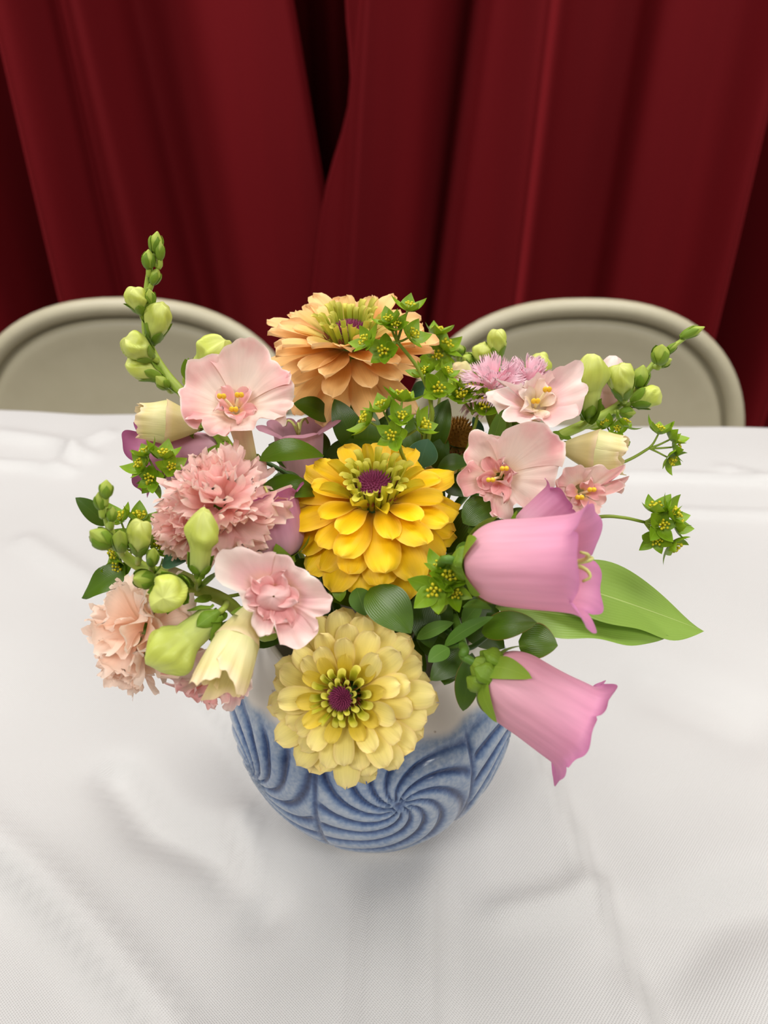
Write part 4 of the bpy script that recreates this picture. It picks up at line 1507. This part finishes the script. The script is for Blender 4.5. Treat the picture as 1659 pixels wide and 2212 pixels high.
snap_blossom(g, c, D(1.0, -0.16, 0.40), 50 * mpp(c), 0.015, 70, M['bud_cream'], M['bud_cream'], 3, 0, A(6, 0.1), amp=0.07, inner_s=0.6, throat=0.98, curlb=-0.12, h=0.009, close=0.80, inner_e=80)
snap_bud(g, 1310, 905, 0.330, 1330, 768, 0.335, 70, 'big', A(5, 0.1), 71, M['snap_white'])
bracts(g, [(1345, 875, 0.325, 1340, 845, 0.316, 24), (1270, 910, 0.312, 1248, 870, 0.304, 34), (1270, 915, 0.312, 1300, 860, 0.305, 34), (1230, 940, 0.31, 1195, 935, 0.298, 34), (1215, 960, 0.3, 1245, 950, 0.286, 30)])
c = P(1157, 876, 0.286)
snap_blossom(g, c, D(0.0, 0.45, 0.9), 90 * mpp(c), 0.022, 75, M['snap_white'], M['snap_cream'], 5, 2, A(6, 0.3), amp=0.085, inner_s=0.5, curlb=0.12, h=0.008, throat=0.27, cuts=[-20, 62, 130, 188, 262], pix=[
    (1048, 846), (1063, 825), (1095, 838), (1121, 839), (1150, 828), (1179, 817), (1215, 800), (1247, 785), (1255, 825), (1262, 864), (1247, 897), (1193, 926), (1165, 915), (1153, 905), (1135, 918),
    (1110, 924), (1085, 911), (1085, 893), (1098, 882), (1060, 870), (1050, 858)])
c = P(1080, 1030, 0.262)
snap_blossom(g, c, D(-0.20, 0.0, 1.0), 95 * mpp(c), 0.024, 77, M['snap'], M['snap_pink'], 7, 2, A(7, 0.3), amp=0.085, inner_s=0.5, curlb=0.12, h=0.007, throat=0.26, roll=0.0, cuts=[-45, 20, 96, 160, 225, 268], pix=[
    (1009, 962), (1023, 930), (1055, 935), (1077, 948), (1095, 930), (1157, 915), (1193, 933), (1212, 950), (1222, 968), (1210, 1010), (1200, 1040), (1171, 1085), (1150, 1103), (1117, 1089), (1108, 1090),
    (1103, 1125), (1077, 1121), (1059, 1085), (1034, 1063), (1005, 1074), (991, 1031), (1009, 1005)])
c = P(1257, 1066, 0.262)
snap_blossom(g, c, D(0.0, 0.0, 1.0), 78 * mpp(c), 0.02, 79, M['snap'], M['snap_pink'], 5, 2, A(7, 0.4), amp=0.09, inner_s=0.52, curlb=0.12, h=0.007, throat=0.28, pix=[
    (1200, 1045), (1215, 1016), (1265, 1011), (1320, 1013), (1349, 1002), (1358, 1027), (1352, 1042), (1308, 1046), (1305, 1071), (1298, 1096), (1284, 1110), (1265, 1121), (1247, 1108), (1208, 1080)])

# --- small spike at the back
path = [P(962, 762, 0.375), P(1000, 765, 0.37), P(1040, 775, 0.365), P(1095, 830, 0.352), P(1090, 960, 0.32), VC + Vector((0.02, 0.025, 0.14)), VC + Vector((0.0, 0.0, 0.03))]
g = thing('snapdragon', 'short snapdragon spike of small green buds beyond the rose carnation', 'flower', path[0], SG)
put('stem', tube('stem', path, [0.0009, 0.0012, 0.0016, 0.002, 0.002, 0.002, 0.002], 8, 36), M['snap_stem'], g)
snap_bud(g, 990, 768, 0.368, 990, 742, 0.368, 28, 'small', A(0, 0.7), 81)
snap_bud(g, 978, 766, 0.372, 958, 756, 0.372, 20, 'small', A(0, 0.4), 82)
snap_bud(g, 1018, 785, 0.362, 1000, 770, 0.358, 28, 'small', A(1, 0.4), 83)
snap_bud(g, 1040, 785, 0.36, 1044, 744, 0.358, 42, 'mid', A(2, 0.0), 84)
snap_bud(g, 1075, 775, 0.358, 1074, 712, 0.358, 38, 'mid', A(2, 0.6), 85)
snap_bud(g, 1030, 812, 0.35, 975, 800, 0.345, 46, 'mid', A(3, 0.0), 86, M['bud_cream'])
snap_bud(g, 1150, 850, 0.34, 1168, 762, 0.34, 56, 'big', A(3, 0.1), 87)


# ------------------------------------------------------------------ carnations
def carnation(label, c, axis, R, mat, seed, path, n=46, pw=0.95, pl=1.0, teeth=7, tooth=0.13, ruf=0.16, squash=1.0, curl=0.5):
    rng = random.Random(seed)
    g = thing('carnation', label, 'flower', c, 'carnations')
    B = frame(c, axis, RGT) @ Matrix.Diagonal((1, squash, 1, 1))
    var = [petal(R * pl, R * pw, bw=0.16, pk=0.90, sq=4, tip=0.86, bend=math.radians(b), curl=curl * k, cup=0.12 * k, ruf=ruf, teeth=teeth, tooth=tooth, seed=seed + i, nu=8, nv=teeth * 2)
           for i, (b, k) in enumerate(((-25, -1), (10, 0.6), (-40, -0.4), (-10, 1), (-30, 0.3), (0, -0.8)))]
    for i in range(n):
        f = (i + 0.5) / n
        el = 88 - 98 * f ** 0.85
        a = i * 2.39996 + rng.uniform(-0.25, 0.25)
        rb = R * 0.10 + R * 0.12 * f
        zb = -R * 0.30 * f - R * 0.1
        s = rng.uniform(0.82, 1.06) * lerp(0.86, 1.0, f)
        m = B @ Matrix.Rotation(a, 4, 'Z') @ Matrix.Translation((0, rb, zb)) @ Matrix.Rotation(math.radians(el + rng.uniform(-12, 12)), 4, 'X') \
            @ Matrix.Rotation(rng.uniform(-0.5, 0.5), 4, 'Y') @ Matrix.Scale(s, 4)
        put('petal', var[rng.randrange(6)], mat, g, m)
    ax = axis.normalized()
    def cf(u, v):
        r = 0.0035 + 0.003 * u ** 0.7
        return Vector((r * math.cos(6.283 * v), r * math.sin(6.283 * v), -0.030 + 0.026 * u - R * 0.2))
    put('calyx', grid('calyx', 8, 14, cf, True), M['sepal'], g, frame(c, axis, RGT))
    put('stem', tube('stem', [c - ax * (0.028 + R * 0.2)] + path, [0.0018, 0.0018], 8, 18), M['stem'], g)
    return g


c = P(470, 1075, 0.246)
carnation('ruffled pink carnation with jagged petal tips beside the yellow zinnia', c, D(-0.10, 0.55, 0.8), 0.0225, M['carn'], 101,
          [VC + Vector((-0.04, -0.008, 0.16)), VC + Vector((-0.026, -0.005, 0.138)), VC + Vector((0.01, 0, 0.03))], n=46, tooth=0.13, squash=0.92, pw=1.15, ruf=0.13, teeth=6)
c = P(392, 1140, 0.238)
carnation('smaller pink carnation head tucked below the large ruffled one', c, D(-0.35, 0.1, 0.9), 0.0120, M['carn'], 107,
          [VC + Vector((-0.05, -0.01, 0.155)), VC + Vector((-0.030, -0.008, 0.138)), VC + Vector((0.012, 0, 0.03))], n=24, tooth=0.14, pw=1.1, ruf=0.13, teeth=6)
c = P(292, 1352, 0.218)
carnation('pale apricot carnation with curled petals low on the outer side of the bunch', c, D(-0.55, 0.25, 0.75), 0.0185, M['carn_pale'], 111,
          [VC + Vector((-0.055, -0.016, 0.148)), VC + Vector((-0.034, -0.012, 0.14)), VC + Vector((0.012, 0, 0.03))], n=24, pw=1.35, pl=1.1, tooth=0.05, teeth=8, ruf=0.2, curl=0.9)
c = P(290, 1445, 0.212)
carnation('small pale apricot carnation hanging lowest over the cloth', c, D(-0.2, -0.65, 0.6), 0.0125, M['carn_pale'], 117,
          [VC + Vector((-0.06, -0.016, 0.140)), VC + Vector((-0.036, -0.010, 0.1395)), VC + Vector((0.012, 0, 0.03))], n=15, pw=1.3, tooth=0.05, teeth=8, ruf=0.2, curl=0.9)
c = P(1062, 822, 0.306)
carnation('rose pink carnation with fine fringe behind the shell pink snapdragon blossom', c, D(-0.25, 0.8, 0.5), 0.0155, M['carn_rose'], 121,
          [VC + Vector((0.026, 0.02, 0.16)), VC + Vector((0.02, 0.016, 0.139)), VC + Vector((0.0, 0, 0.03))], n=44, pw=0.6, tooth=0.2, squash=0.9, ruf=0.1, curl=0.25)
c = P(1142, 815, 0.312)
carnation('second rose pink carnation close beside the first, half covered by petals', c, D(0.15, 0.8, 0.5), 0.0125, M['carn_rose'], 127,
          [VC + Vector((0.034, 0.02, 0.16)), VC + Vector((0.026, 0.016, 0.139)), VC + Vector((0.0, 0, 0.03))], n=40, pw=0.6, tooth=0.2, ruf=0.1, curl=0.25)

# ------------------------------------------------------------------ bupleurum
BR = [leaf_mesh(0.0080, 0.0058, arch=-0.10, fold=0.28, p=0.62, q=0.85, nu=7, nv=4, seed=k, tipcurl=-0.12 + 0.1 * k, name='bract') for k in range(3)]


def floret_mesh():
    bg = Bag()
    rng = random.Random(5)
    bl = ball('f', 0.00062, 4, 6, 0.8)
    for k in range(9):
        a = k * 2.4
        r = 0.0024 * math.sqrt((k + 0.3) / 9)
        bg.add(tube('t', [(0, 0, 0), (r * math.cos(a), r * math.sin(a), 0.0022)], 0.00018, 4, 1))
        bg.add(bl, Matrix.Translation((r * math.cos(a), r * math.sin(a), 0.0026 + 0.0004 * (k % 2))))
    return bg.done('floret_cluster')


FLO = floret_mesh()


def bupleurum(label, stem_pts, umbels, seed, r=0.0008, fork=None, leaves=()):
    """umbels: (px, py, d, direction, scale)"""
    rng = random.Random(seed)
    top = stem_pts[0]
    g = thing('bupleurum_sprig', label, 'foliage', top, 'bupleurum sprigs')
    bg = Bag()
    bg.add(tube('s', stem_pts, [r * 0.8, r, r * 1.2], 7, 28))
    spots = []
    for (px, py, d, dr, sc) in umbels:
        p = P(px, py, d)
        spots.append((p, dr.normalized(), sc))
        if (p - top).length > 0.001:
            mid = lerp(top, p, 0.55) - dr.normalized() * 0.0012
            bg.add(tube('r', [top, mid, p], [r * 0.7, r * 0.5], 6, 6))
    put('stem', bg.done('stem'), M['bup_stem'], g)
    for p, dr, sc in spots:
        B = frame(p, dr, RGT, rng.uniform(0, 6.28))
        put('floret_cluster', FLO, M['floret'], g, B @ Matrix.Translation((0, 0, 0.0006)) @ Matrix.Scale(sc, 4))
        n = 5
        for k in range(n):
            a = 6.2832 * (k + rng.uniform(-0.12, 0.12)) / n
            m = B @ Matrix.Rotation(a, 4, 'Z') @ Matrix.Translation((0, 0.0006, 0)) @ Matrix.Rotation(math.radians(rng.uniform(22, 50)), 4, 'X') @ Matrix.Scale(sc * rng.uniform(0.85, 1.15), 4)
            put('bract', BR[k % 3], M['bract'], g, m)
    for (a, b_, W, mat) in leaves:
        leaf_between(a, b_, W, mat, g, arch=0.08, fold=0.15)
    return g


RIMB = lambda x, y: [VC + Vector((x, y, 0.142)), VC + Vector((x * -0.3, y * -0.3, 0.03))]
bupleurum('bupleurum sprig rising in front of the peach zinnia', [P(858, 738, 0.298), P(905, 800, 0.297), P(930, 870, 0.296), P(926, 950, 0.294)] + RIMB(0.012, 0.012), [
    (842, 700, 0.298, D(-0.2, 0.8, 0.6), 0.95), (880, 672, 0.300, D(0.3, 0.8, 0.5), 1.0), (855, 708, 0.296, D(0.0, 0.5, 0.9), 0.9),
    (795, 742, 0.297, D(-0.7, 0.4, 0.7), 1.05), (832, 758, 0.294, D(-0.3, -0.2, 1.0), 1.05), (885, 728, 0.296, D(0.7, 0.5, 0.7), 1.05)], 5, 0.0009)
bupleurum('bupleurum sprig with star of bracts just below the peach zinnia', [P(932, 830, 0.302), P(930, 900, 0.30), P(915, 960, 0.296)] + RIMB(0.014, 0.008), [
    (915, 812, 0.302, D(-0.3, 0.7, 0.7), 0.9), (962, 810, 0.302, D(0.5, 0.7, 0.6), 0.9), (944, 842, 0.298, D(0.1, 0.1, 1.0), 1.15), (925, 806, 0.304, D(-0.1, 1, 0.4), 0.8)], 6, 0.0009)
bupleurum('dense yellow flowered bupleurum head beside the rose carnation', [P(1020, 890, 0.298), P(1020, 940, 0.297)] + RIMB(0.02, 0.008), [
    (1000, 862, 0.300, D(-0.3, 0.6, 0.8), 1.15), (1038, 880, 0.296, D(0.3, 0.3, 0.9), 1.15), (1015, 846, 0.304, D(0.0, 0.9, 0.4), 1.0), (1052, 862, 0.30, D(0.6, 0.6, 0.5), 0.9), (985, 846, 0.305, D(-0.6, 0.7, 0.4), 0.9)], 7)
bupleurum('leafy cupped bupleurum sprig just above the yellow zinnia', [P(862, 950, 0.268), P(866, 975, 0.270), P(878, 1005, 0.278), P(890, 1060, 0.284)] + RIMB(0.01, 0.004), [
    (800, 912, 0.270, D(-0.8, 0.5, 0.4), 1.15), (828, 888, 0.272, D(-0.3, 0.9, 0.3), 1.1), (868, 868, 0.274, D(0.1, 1.0, 0.2), 1.2), (866, 908, 0.268, D(0.1, 0.6, 0.8), 0.95),
    (905, 925, 0.268, D(0.7, 0.4, 0.6), 1.2), (850, 942, 0.264, D(-0.3, 0.1, 0.9), 1.0)], 8, 0.0009)
bupleurum('bupleurum sprig behind the peach zinnia, only leafy tips showing', [P(950, 790, 0.36), P(950, 860, 0.35)] + RIMB(0.014, 0.022), [
    (945, 725, 0.362, D(0.1, 0.9, 0.3), 1.2), (958, 755, 0.360, D(0.4, 0.6, 0.6), 1.4), (945, 775, 0.358, D(-0.1, 0.3, 0.9), 1.2)], 9)
bupleurum('forked bupleurum sprig reaching out over the cloth past the cream half-open bud', [P(1402, 968, 0.30), P(1365, 990, 0.298), P(1300, 1020, 0.292), P(1190, 1080, 0.28)] + RIMB(0.034, 0.006), [
    (1422, 938, 0.302, D(0.1, 1.0, 0.4), 1.05), (1446, 950, 0.302, D(0.7, 0.6, 0.4), 1.05), (1452, 966, 0.300, D(0.9, 0.2, 0.4), 0.95), (1442, 988, 0.298, D(0.6, -0.5, 0.5), 1.05)], 10)
bupleurum('long stemmed bupleurum sprig stretching straight out above the white cloth', [P(1392, 1128, 0.262), P(1345, 1118, 0.262), P(1290, 1117, 0.262), P(1180, 1140, 0.262)] + RIMB(0.036, -0.004), [
    (1415, 1108, 0.262, D(0.0, 0.9, 0.5), 1.2), (1445, 1115, 0.261, D(0.8, 0.5, 0.5), 1.25), (1455, 1135, 0.259, D(0.9, 0.1, 0.5), 1.05), (1415, 1162, 0.257, D(-0.1, -0.4, 0.9), 0.95), (1448, 1172, 0.256, D(0.7, -0.7, 0.3), 1.15), (1425, 1135, 0.258, D(0.2, 0.1, 1.0), 1.0)], 11)
bupleurum('small bupleurum sprig peeping over the cream bud near the table edge', [P(1330, 948, 0.305), P(1326, 990, 0.30)] + RIMB(0.03, 0.01), [
    (1312, 924, 0.306, D(-0.5, 0.9, 0.3), 0.9), (1345, 920, 0.306, D(0.6, 0.9, 0.3), 0.9), (1330, 932, 0.303, D(0.0, 0.5, 0.9), 0.7)], 12)
bupleurum('dark green bupleurum sprig in front of the mauve bell', [P(352, 1045, 0.266), P(400, 1090, 0.262), P(500, 1180, 0.262)] + RIMB(-0.032, -0.004), [
    (312, 1010, 0.266, D(-0.6, 0.5, 0.7), 1.05), (352, 992, 0.267, D(0.2, 0.9, 0.5), 1.1), (330, 1032, 0.263, D(-0.2, -0.1, 1.0), 0.95), (318, 985, 0.268, D(-0.4, 0.9, 0.2), 0.9), (365, 1012, 0.264, D(0.5, 0.3, 0.8), 0.85), (330, 1040, 0.264, D(-0.3, -0.7, 0.6), 0.9)], 13)
bupleurum('bupleurum sprig with yellow florets behind the fuzzy green buds', [P(285, 1190, 0.252), P(340, 1240, 0.252), P(450, 1290, 0.255)] + RIMB(-0.034, -0.002), [
    (262, 1128, 0.254, D(-0.2, 0.9, 0.5), 1.1), (300, 1128, 0.254, D(0.2, 1.0, 0.3), 1.2), (258, 1190, 0.248, D(-0.7, -0.3, 0.7), 1.1), (290, 1165, 0.252, D(0, 0.4, 0.9), 1.0), (340, 1185, 0.25, D(0.5, 0.6, 0.7), 0.9), (262, 1222, 0.246, D(-0.3, -0.2, 0.9), 1.0)], 14)
bupleurum('fresh bupleurum cluster squeezed between yellow zinnia and the sideways bell', [P(960, 1290, 0.214), P(955, 1320, 0.22)] + RIMB(0.018, -0.018), [
    (940, 1272, 0.212, D(-0.3, -0.1, 1.0), 1.15), (965, 1250, 0.214, D(0.2, 0.5, 0.9), 1.15), (985, 1240, 0.216, D(0.6, 0.6, 0.6), 1.0), (950, 1232, 0.218, D(0, 0.8, 0.6), 0.95), (978, 1275, 0.211, D(0.4, -0.4, 0.9), 0.9)], 15)


# ------------------------------------------------------------------ glossy foliage
def sprig(label, stem_pts, leaves, seed, mat=None, r=0.0013, name='ruscus_sprig', group='glossy leaf sprigs', up=None, cat='foliage'):
    """leaves: (base px, py, d, tip px, py, d, width px[, material, kwargs])"""
    g = thing(name, label, cat, stem_pts[0], group)
    put('stem', tube('stem', stem_pts, [r * 0.7, r, r * 1.2], 7, 22), M['stem_dark'], g)
    for i, lf in enumerate(leaves):
        a, b_ = P(*lf[0:3]), P(*lf[3:6])
        W = lf[6] * mpp(lerp(a, b_, 0.5))
        kw = dict(arch=0.10, fold=0.14, seed=seed + i, p=0.9, q=0.72)
        mt = mat or M['ruscus']
        upv = None
        if len(lf) > 7:
            kw.update(lf[7])
            mt = kw.pop('mat', mt)
            upv = kw.pop('up', None)
        leaf_between(a, b_, W, mt, g, up=upv, **kw)
    return g


sprig('glossy dark leaf sprig between the pink carnation and yellow zinnia', [P(560, 990, 0.276), P(640, 1040, 0.272), P(690, 1120, 0.27)] + RIMB(-0.02, -0.004), [
    (560, 995, 0.262, 700, 985, 0.276, 74, dict(arch=0.14, up=D(0.0, 0.7, 0.8))), (560, 1062, 0.256, 690, 1068, 0.266, 68, dict(arch=0.14, up=D(0.0, 0.6, 0.8))),
    (575, 1090, 0.250, 650, 1130, 0.262, 50), (640, 1130, 0.25, 600, 1180, 0.245, 44), (590, 1030, 0.28, 660, 1050, 0.28, 40)], 201)
sprig('upright glossy leaf sprig under the peach zinnia', [P(745, 960, 0.306), P(745, 1040, 0.296)] + RIMB(-0.006, 0.012), [
    (712, 905, 0.310, 634, 872, 0.306, 60, dict(up=D(0.1, 0.5, 0.9), arch=0.12)), (765, 975, 0.302, 722, 862, 0.310, 64, dict(up=D(0.3, 0.1, 1.0))),
    (700, 1010, 0.296, 780, 952, 0.300, 60, dict(up=D(-0.1, 0.7, 0.8))), (745, 990, 0.29, 830, 962, 0.296, 54, dict(up=D(0, 0.8, 0.6))), (790, 985, 0.300, 800, 880, 0.31, 60, dict(up=D(0, 0.1, 1))),
    (830, 990, 0.306, 850, 860, 0.316, 66, dict(up=D(-0.2, 0.1, 1))), (690, 1000, 0.305, 690, 930, 0.318, 50, dict(up=D(0, 0.2, 1)))], 202)
sprig('broad leaf sprig with a blue green leaf behind the yellow zinnia', [P(950, 960, 0.30), P(935, 1040, 0.292)] + RIMB(0.012, 0.01), [
    (930, 985, 0.298, 968, 862, 0.308, 66, dict(up=D(-0.4, 0.1, 1), mat=M['ruscus_edge'])), (905, 1010, 0.284, 925, 948, 0.29, 66, dict(mat=M['blueleaf'], up=D(0.0, 0.4, 1), arch=0.05)),
    (935, 1010, 0.292, 965, 945, 0.298, 50, dict(up=D(-0.3, 0.2, 1))), (945, 1010, 0.286, 1012, 1002, 0.282, 54, dict(up=D(0, 0.6, 0.8))), (905, 1000, 0.302, 890, 900, 0.314, 60, dict(up=D(0, 0.1, 1))),
    (930, 832, 0.312, 888, 856, 0.312, 40, dict(mat=M['blueleaf'])), (1040, 950, 0.31, 1022, 900, 0.316, 24, dict(mat=M['blueleaf'])), (880, 1000, 0.31, 840, 930, 0.32, 60, dict(up=D(0, 0.1, 1)))], 203)
sprig('dark leaf sprig filling the gap between yellow zinnia and shell pink blossoms', [P(1040, 1130, 0.262), P(1000, 1180, 0.262)] + RIMB(0.018, -0.004), [
    (1000, 1130, 0.252, 1068, 1080, 0.258, 66, dict(up=D(0.2, 0.5, 0.9))), (1010, 1150, 0.25, 1090, 1130, 0.25, 60, dict(up=D(0.1, 0.6, 0.8))), (1060, 960, 0.282, 1085, 880, 0.282, 36, dict(mat=M['stem'] and M['fuzzy'], up=D(0.2, 0.2, 1))),
    (1080, 1140, 0.25, 1160, 1110, 0.25, 54), (1140, 1130, 0.245, 1200, 1150, 0.24, 50), (1000, 1170, 0.24, 1020, 1240, 0.225, 50)], 204)
sprig('large oval leaf sprig hanging between the yellow and pale zinnias', [P(830, 1240, 0.236), P(850, 1280, 0.24)] + RIMB(0.004, -0.012), [
    (800, 1270, 0.228, 888, 1368, 0.206, 96, dict(up=D(0.1, 0.3, 1), arch=0.08)), (770, 1270, 0.232, 790, 1330, 0.222, 50, dict(up=D(0, 0.2, 1), mat=M['fuzzy'])), (905, 1280, 0.236, 930, 1400, 0.22, 70, dict(up=D(0, 0.1, 1))),
    (930, 1270, 0.24, 960, 1380, 0.226, 64, dict(up=D(0.1, 0.1, 1))), (730, 1260, 0.235, 735, 1300, 0.23, 30, dict(mat=M['bract']))], 205)
sprig('oval leaf sprig with reddish rims beside the drooping bell', [P(1060, 1370, 0.222), P(1000, 1400, 0.226)] + RIMB(0.03, -0.012), [
    (1040, 1365, 0.214, 1160, 1345, 0.208, 66, dict(up=D(-0.1, 0.5, 0.9), mat=M['ruscus_edge'])), (1120, 1385, 0.212, 1205, 1395, 0.206, 84, dict(up=D(0.1, 0.4, 0.9), mat=M['ruscus_edge'])),
    (1020, 1410, 0.204, 1000, 1536, 0.194, 54, dict(up=D(-0.1, 0.4, 1), mat=M['ruscus_edge'])), (1010, 1400, 0.215, 930, 1470, 0.205, 60, dict(up=D(-0.1, 0.4, 1), mat=M['ruscus'])), (980, 1420, 0.22, 960, 1480, 0.208, 60)], 206)
sprig('dark leaf sprig poking out past the fuzzy buds over the cloth', [P(250, 1270, 0.245), P(330, 1300, 0.25), P(480, 1380, 0.255)] + RIMB(-0.036, 0.0), [
    (230, 1135, 0.246, 163, 1075, 0.246, 44, dict(arch=0.05)), (290, 1220, 0.244, 176, 1292, 0.238, 60, dict(arch=0.06, wave=0.1)), (260, 1392, 0.232, 220, 1400, 0.232, 32), (260, 1438, 0.232, 234, 1440, 0.232, 20), (350, 1215, 0.245, 420, 1200, 0.242, 60, dict(mat=M['blueleaf'])),
    (420, 1190, 0.245, 350, 1180, 0.245, 46)], 207)
sprig('dense inner leaf sprig deep over the vase mouth', [P(900, 1180, 0.27), P(880, 1260, 0.275)] + RIMB(0.0, 0.0), [
    (860, 1300, 0.25, 700, 1290, 0.24, 80), (700, 1230, 0.262, 600, 1260, 0.256, 70), (950, 1330, 0.25, 1050, 1290, 0.245, 70), (1000, 1260, 0.262, 1110, 1240, 0.256, 70),
    (700, 1120, 0.275, 590, 1140, 0.27, 60), (960, 1060, 0.28, 1060, 1040, 0.28, 66), (840, 1400, 0.245, 920, 1450, 0.23, 80), (640, 1330, 0.25, 560, 1400, 0.24, 60), (1000, 1350, 0.25, 1090, 1400, 0.24, 70), (700, 1320, 0.255, 620, 1270, 0.25, 70),
    (900, 1350, 0.25, 980, 1440, 0.235, 70), (760, 1200, 0.285, 700, 1060, 0.30, 80), (900, 1150, 0.29, 950, 1030, 0.305, 80), (985, 1190, 0.262, 1050, 1095, 0.270, 96), (940, 1180, 0.268, 1015, 1130, 0.270, 90), (930, 1320, 0.246, 1020, 1290, 0.240, 70), (1010, 1300, 0.236, 1080, 1330, 0.232, 60), (960, 1200, 0.255, 1010, 1270, 0.24, 70),
    (660, 1010, 0.30, 580, 960, 0.305, 70), (620, 1250, 0.245, 560, 1300, 0.24, 60), (560, 1180, 0.262, 620, 1120, 0.262, 60)], 208)
sprig('soft hairy leaf sprig around the stem of the drooping bell', [P(960, 1400, 0.212), P(1000, 1390, 0.208)] + RIMB(0.022, -0.022), [
    (960, 1395, 0.21, 1066, 1332, 0.21, 34, dict(mat=M['fuzzy'])), (970, 1400, 0.206, 925, 1430, 0.20, 40, dict(mat=M['fuzzy'])), (1000, 1310, 0.218, 1062, 1316, 0.206, 28, dict(mat=M['fuzzy'])),
    (930, 1300, 0.226, 1000, 1290, 0.22, 40, dict(mat=M['fuzzy'])), (900, 1380, 0.22, 980, 1345, 0.222, 34, dict(mat=M['fuzzy'])), (1040, 1300, 0.224, 1000, 1350, 0.22, 40, dict(mat=M['fuzzy']))], 209, name='leaf_sprig')
sprig('pair of large light green wavy leaves stretching out below the sideways bell', [P(1110, 1330, 0.226), P(1050, 1330, 0.232)] + RIMB(0.036, -0.008), [
    (1150, 1238, 0.236, 1520, 1363, 0.240, 186, dict(mat=M['bigleaf'], arch=0.015, fold=0.10, wave=0.05, lobes=2, nu=30, nv=10, p=0.80, q=0.8, up=D(-0.05, 0.75, 0.7))),
    (1070, 1312, 0.226, 1444, 1372, 0.228, 138, dict(mat=M['bigleaf'], arch=0.03, fold=0.06, wave=0.07, lobes=2.5, nu=30, nv=10, p=0.95, q=0.8, seed=4, up=D(0.0, 0.75, 0.7)))], 210, name='leaf_sprig', r=0.0016)
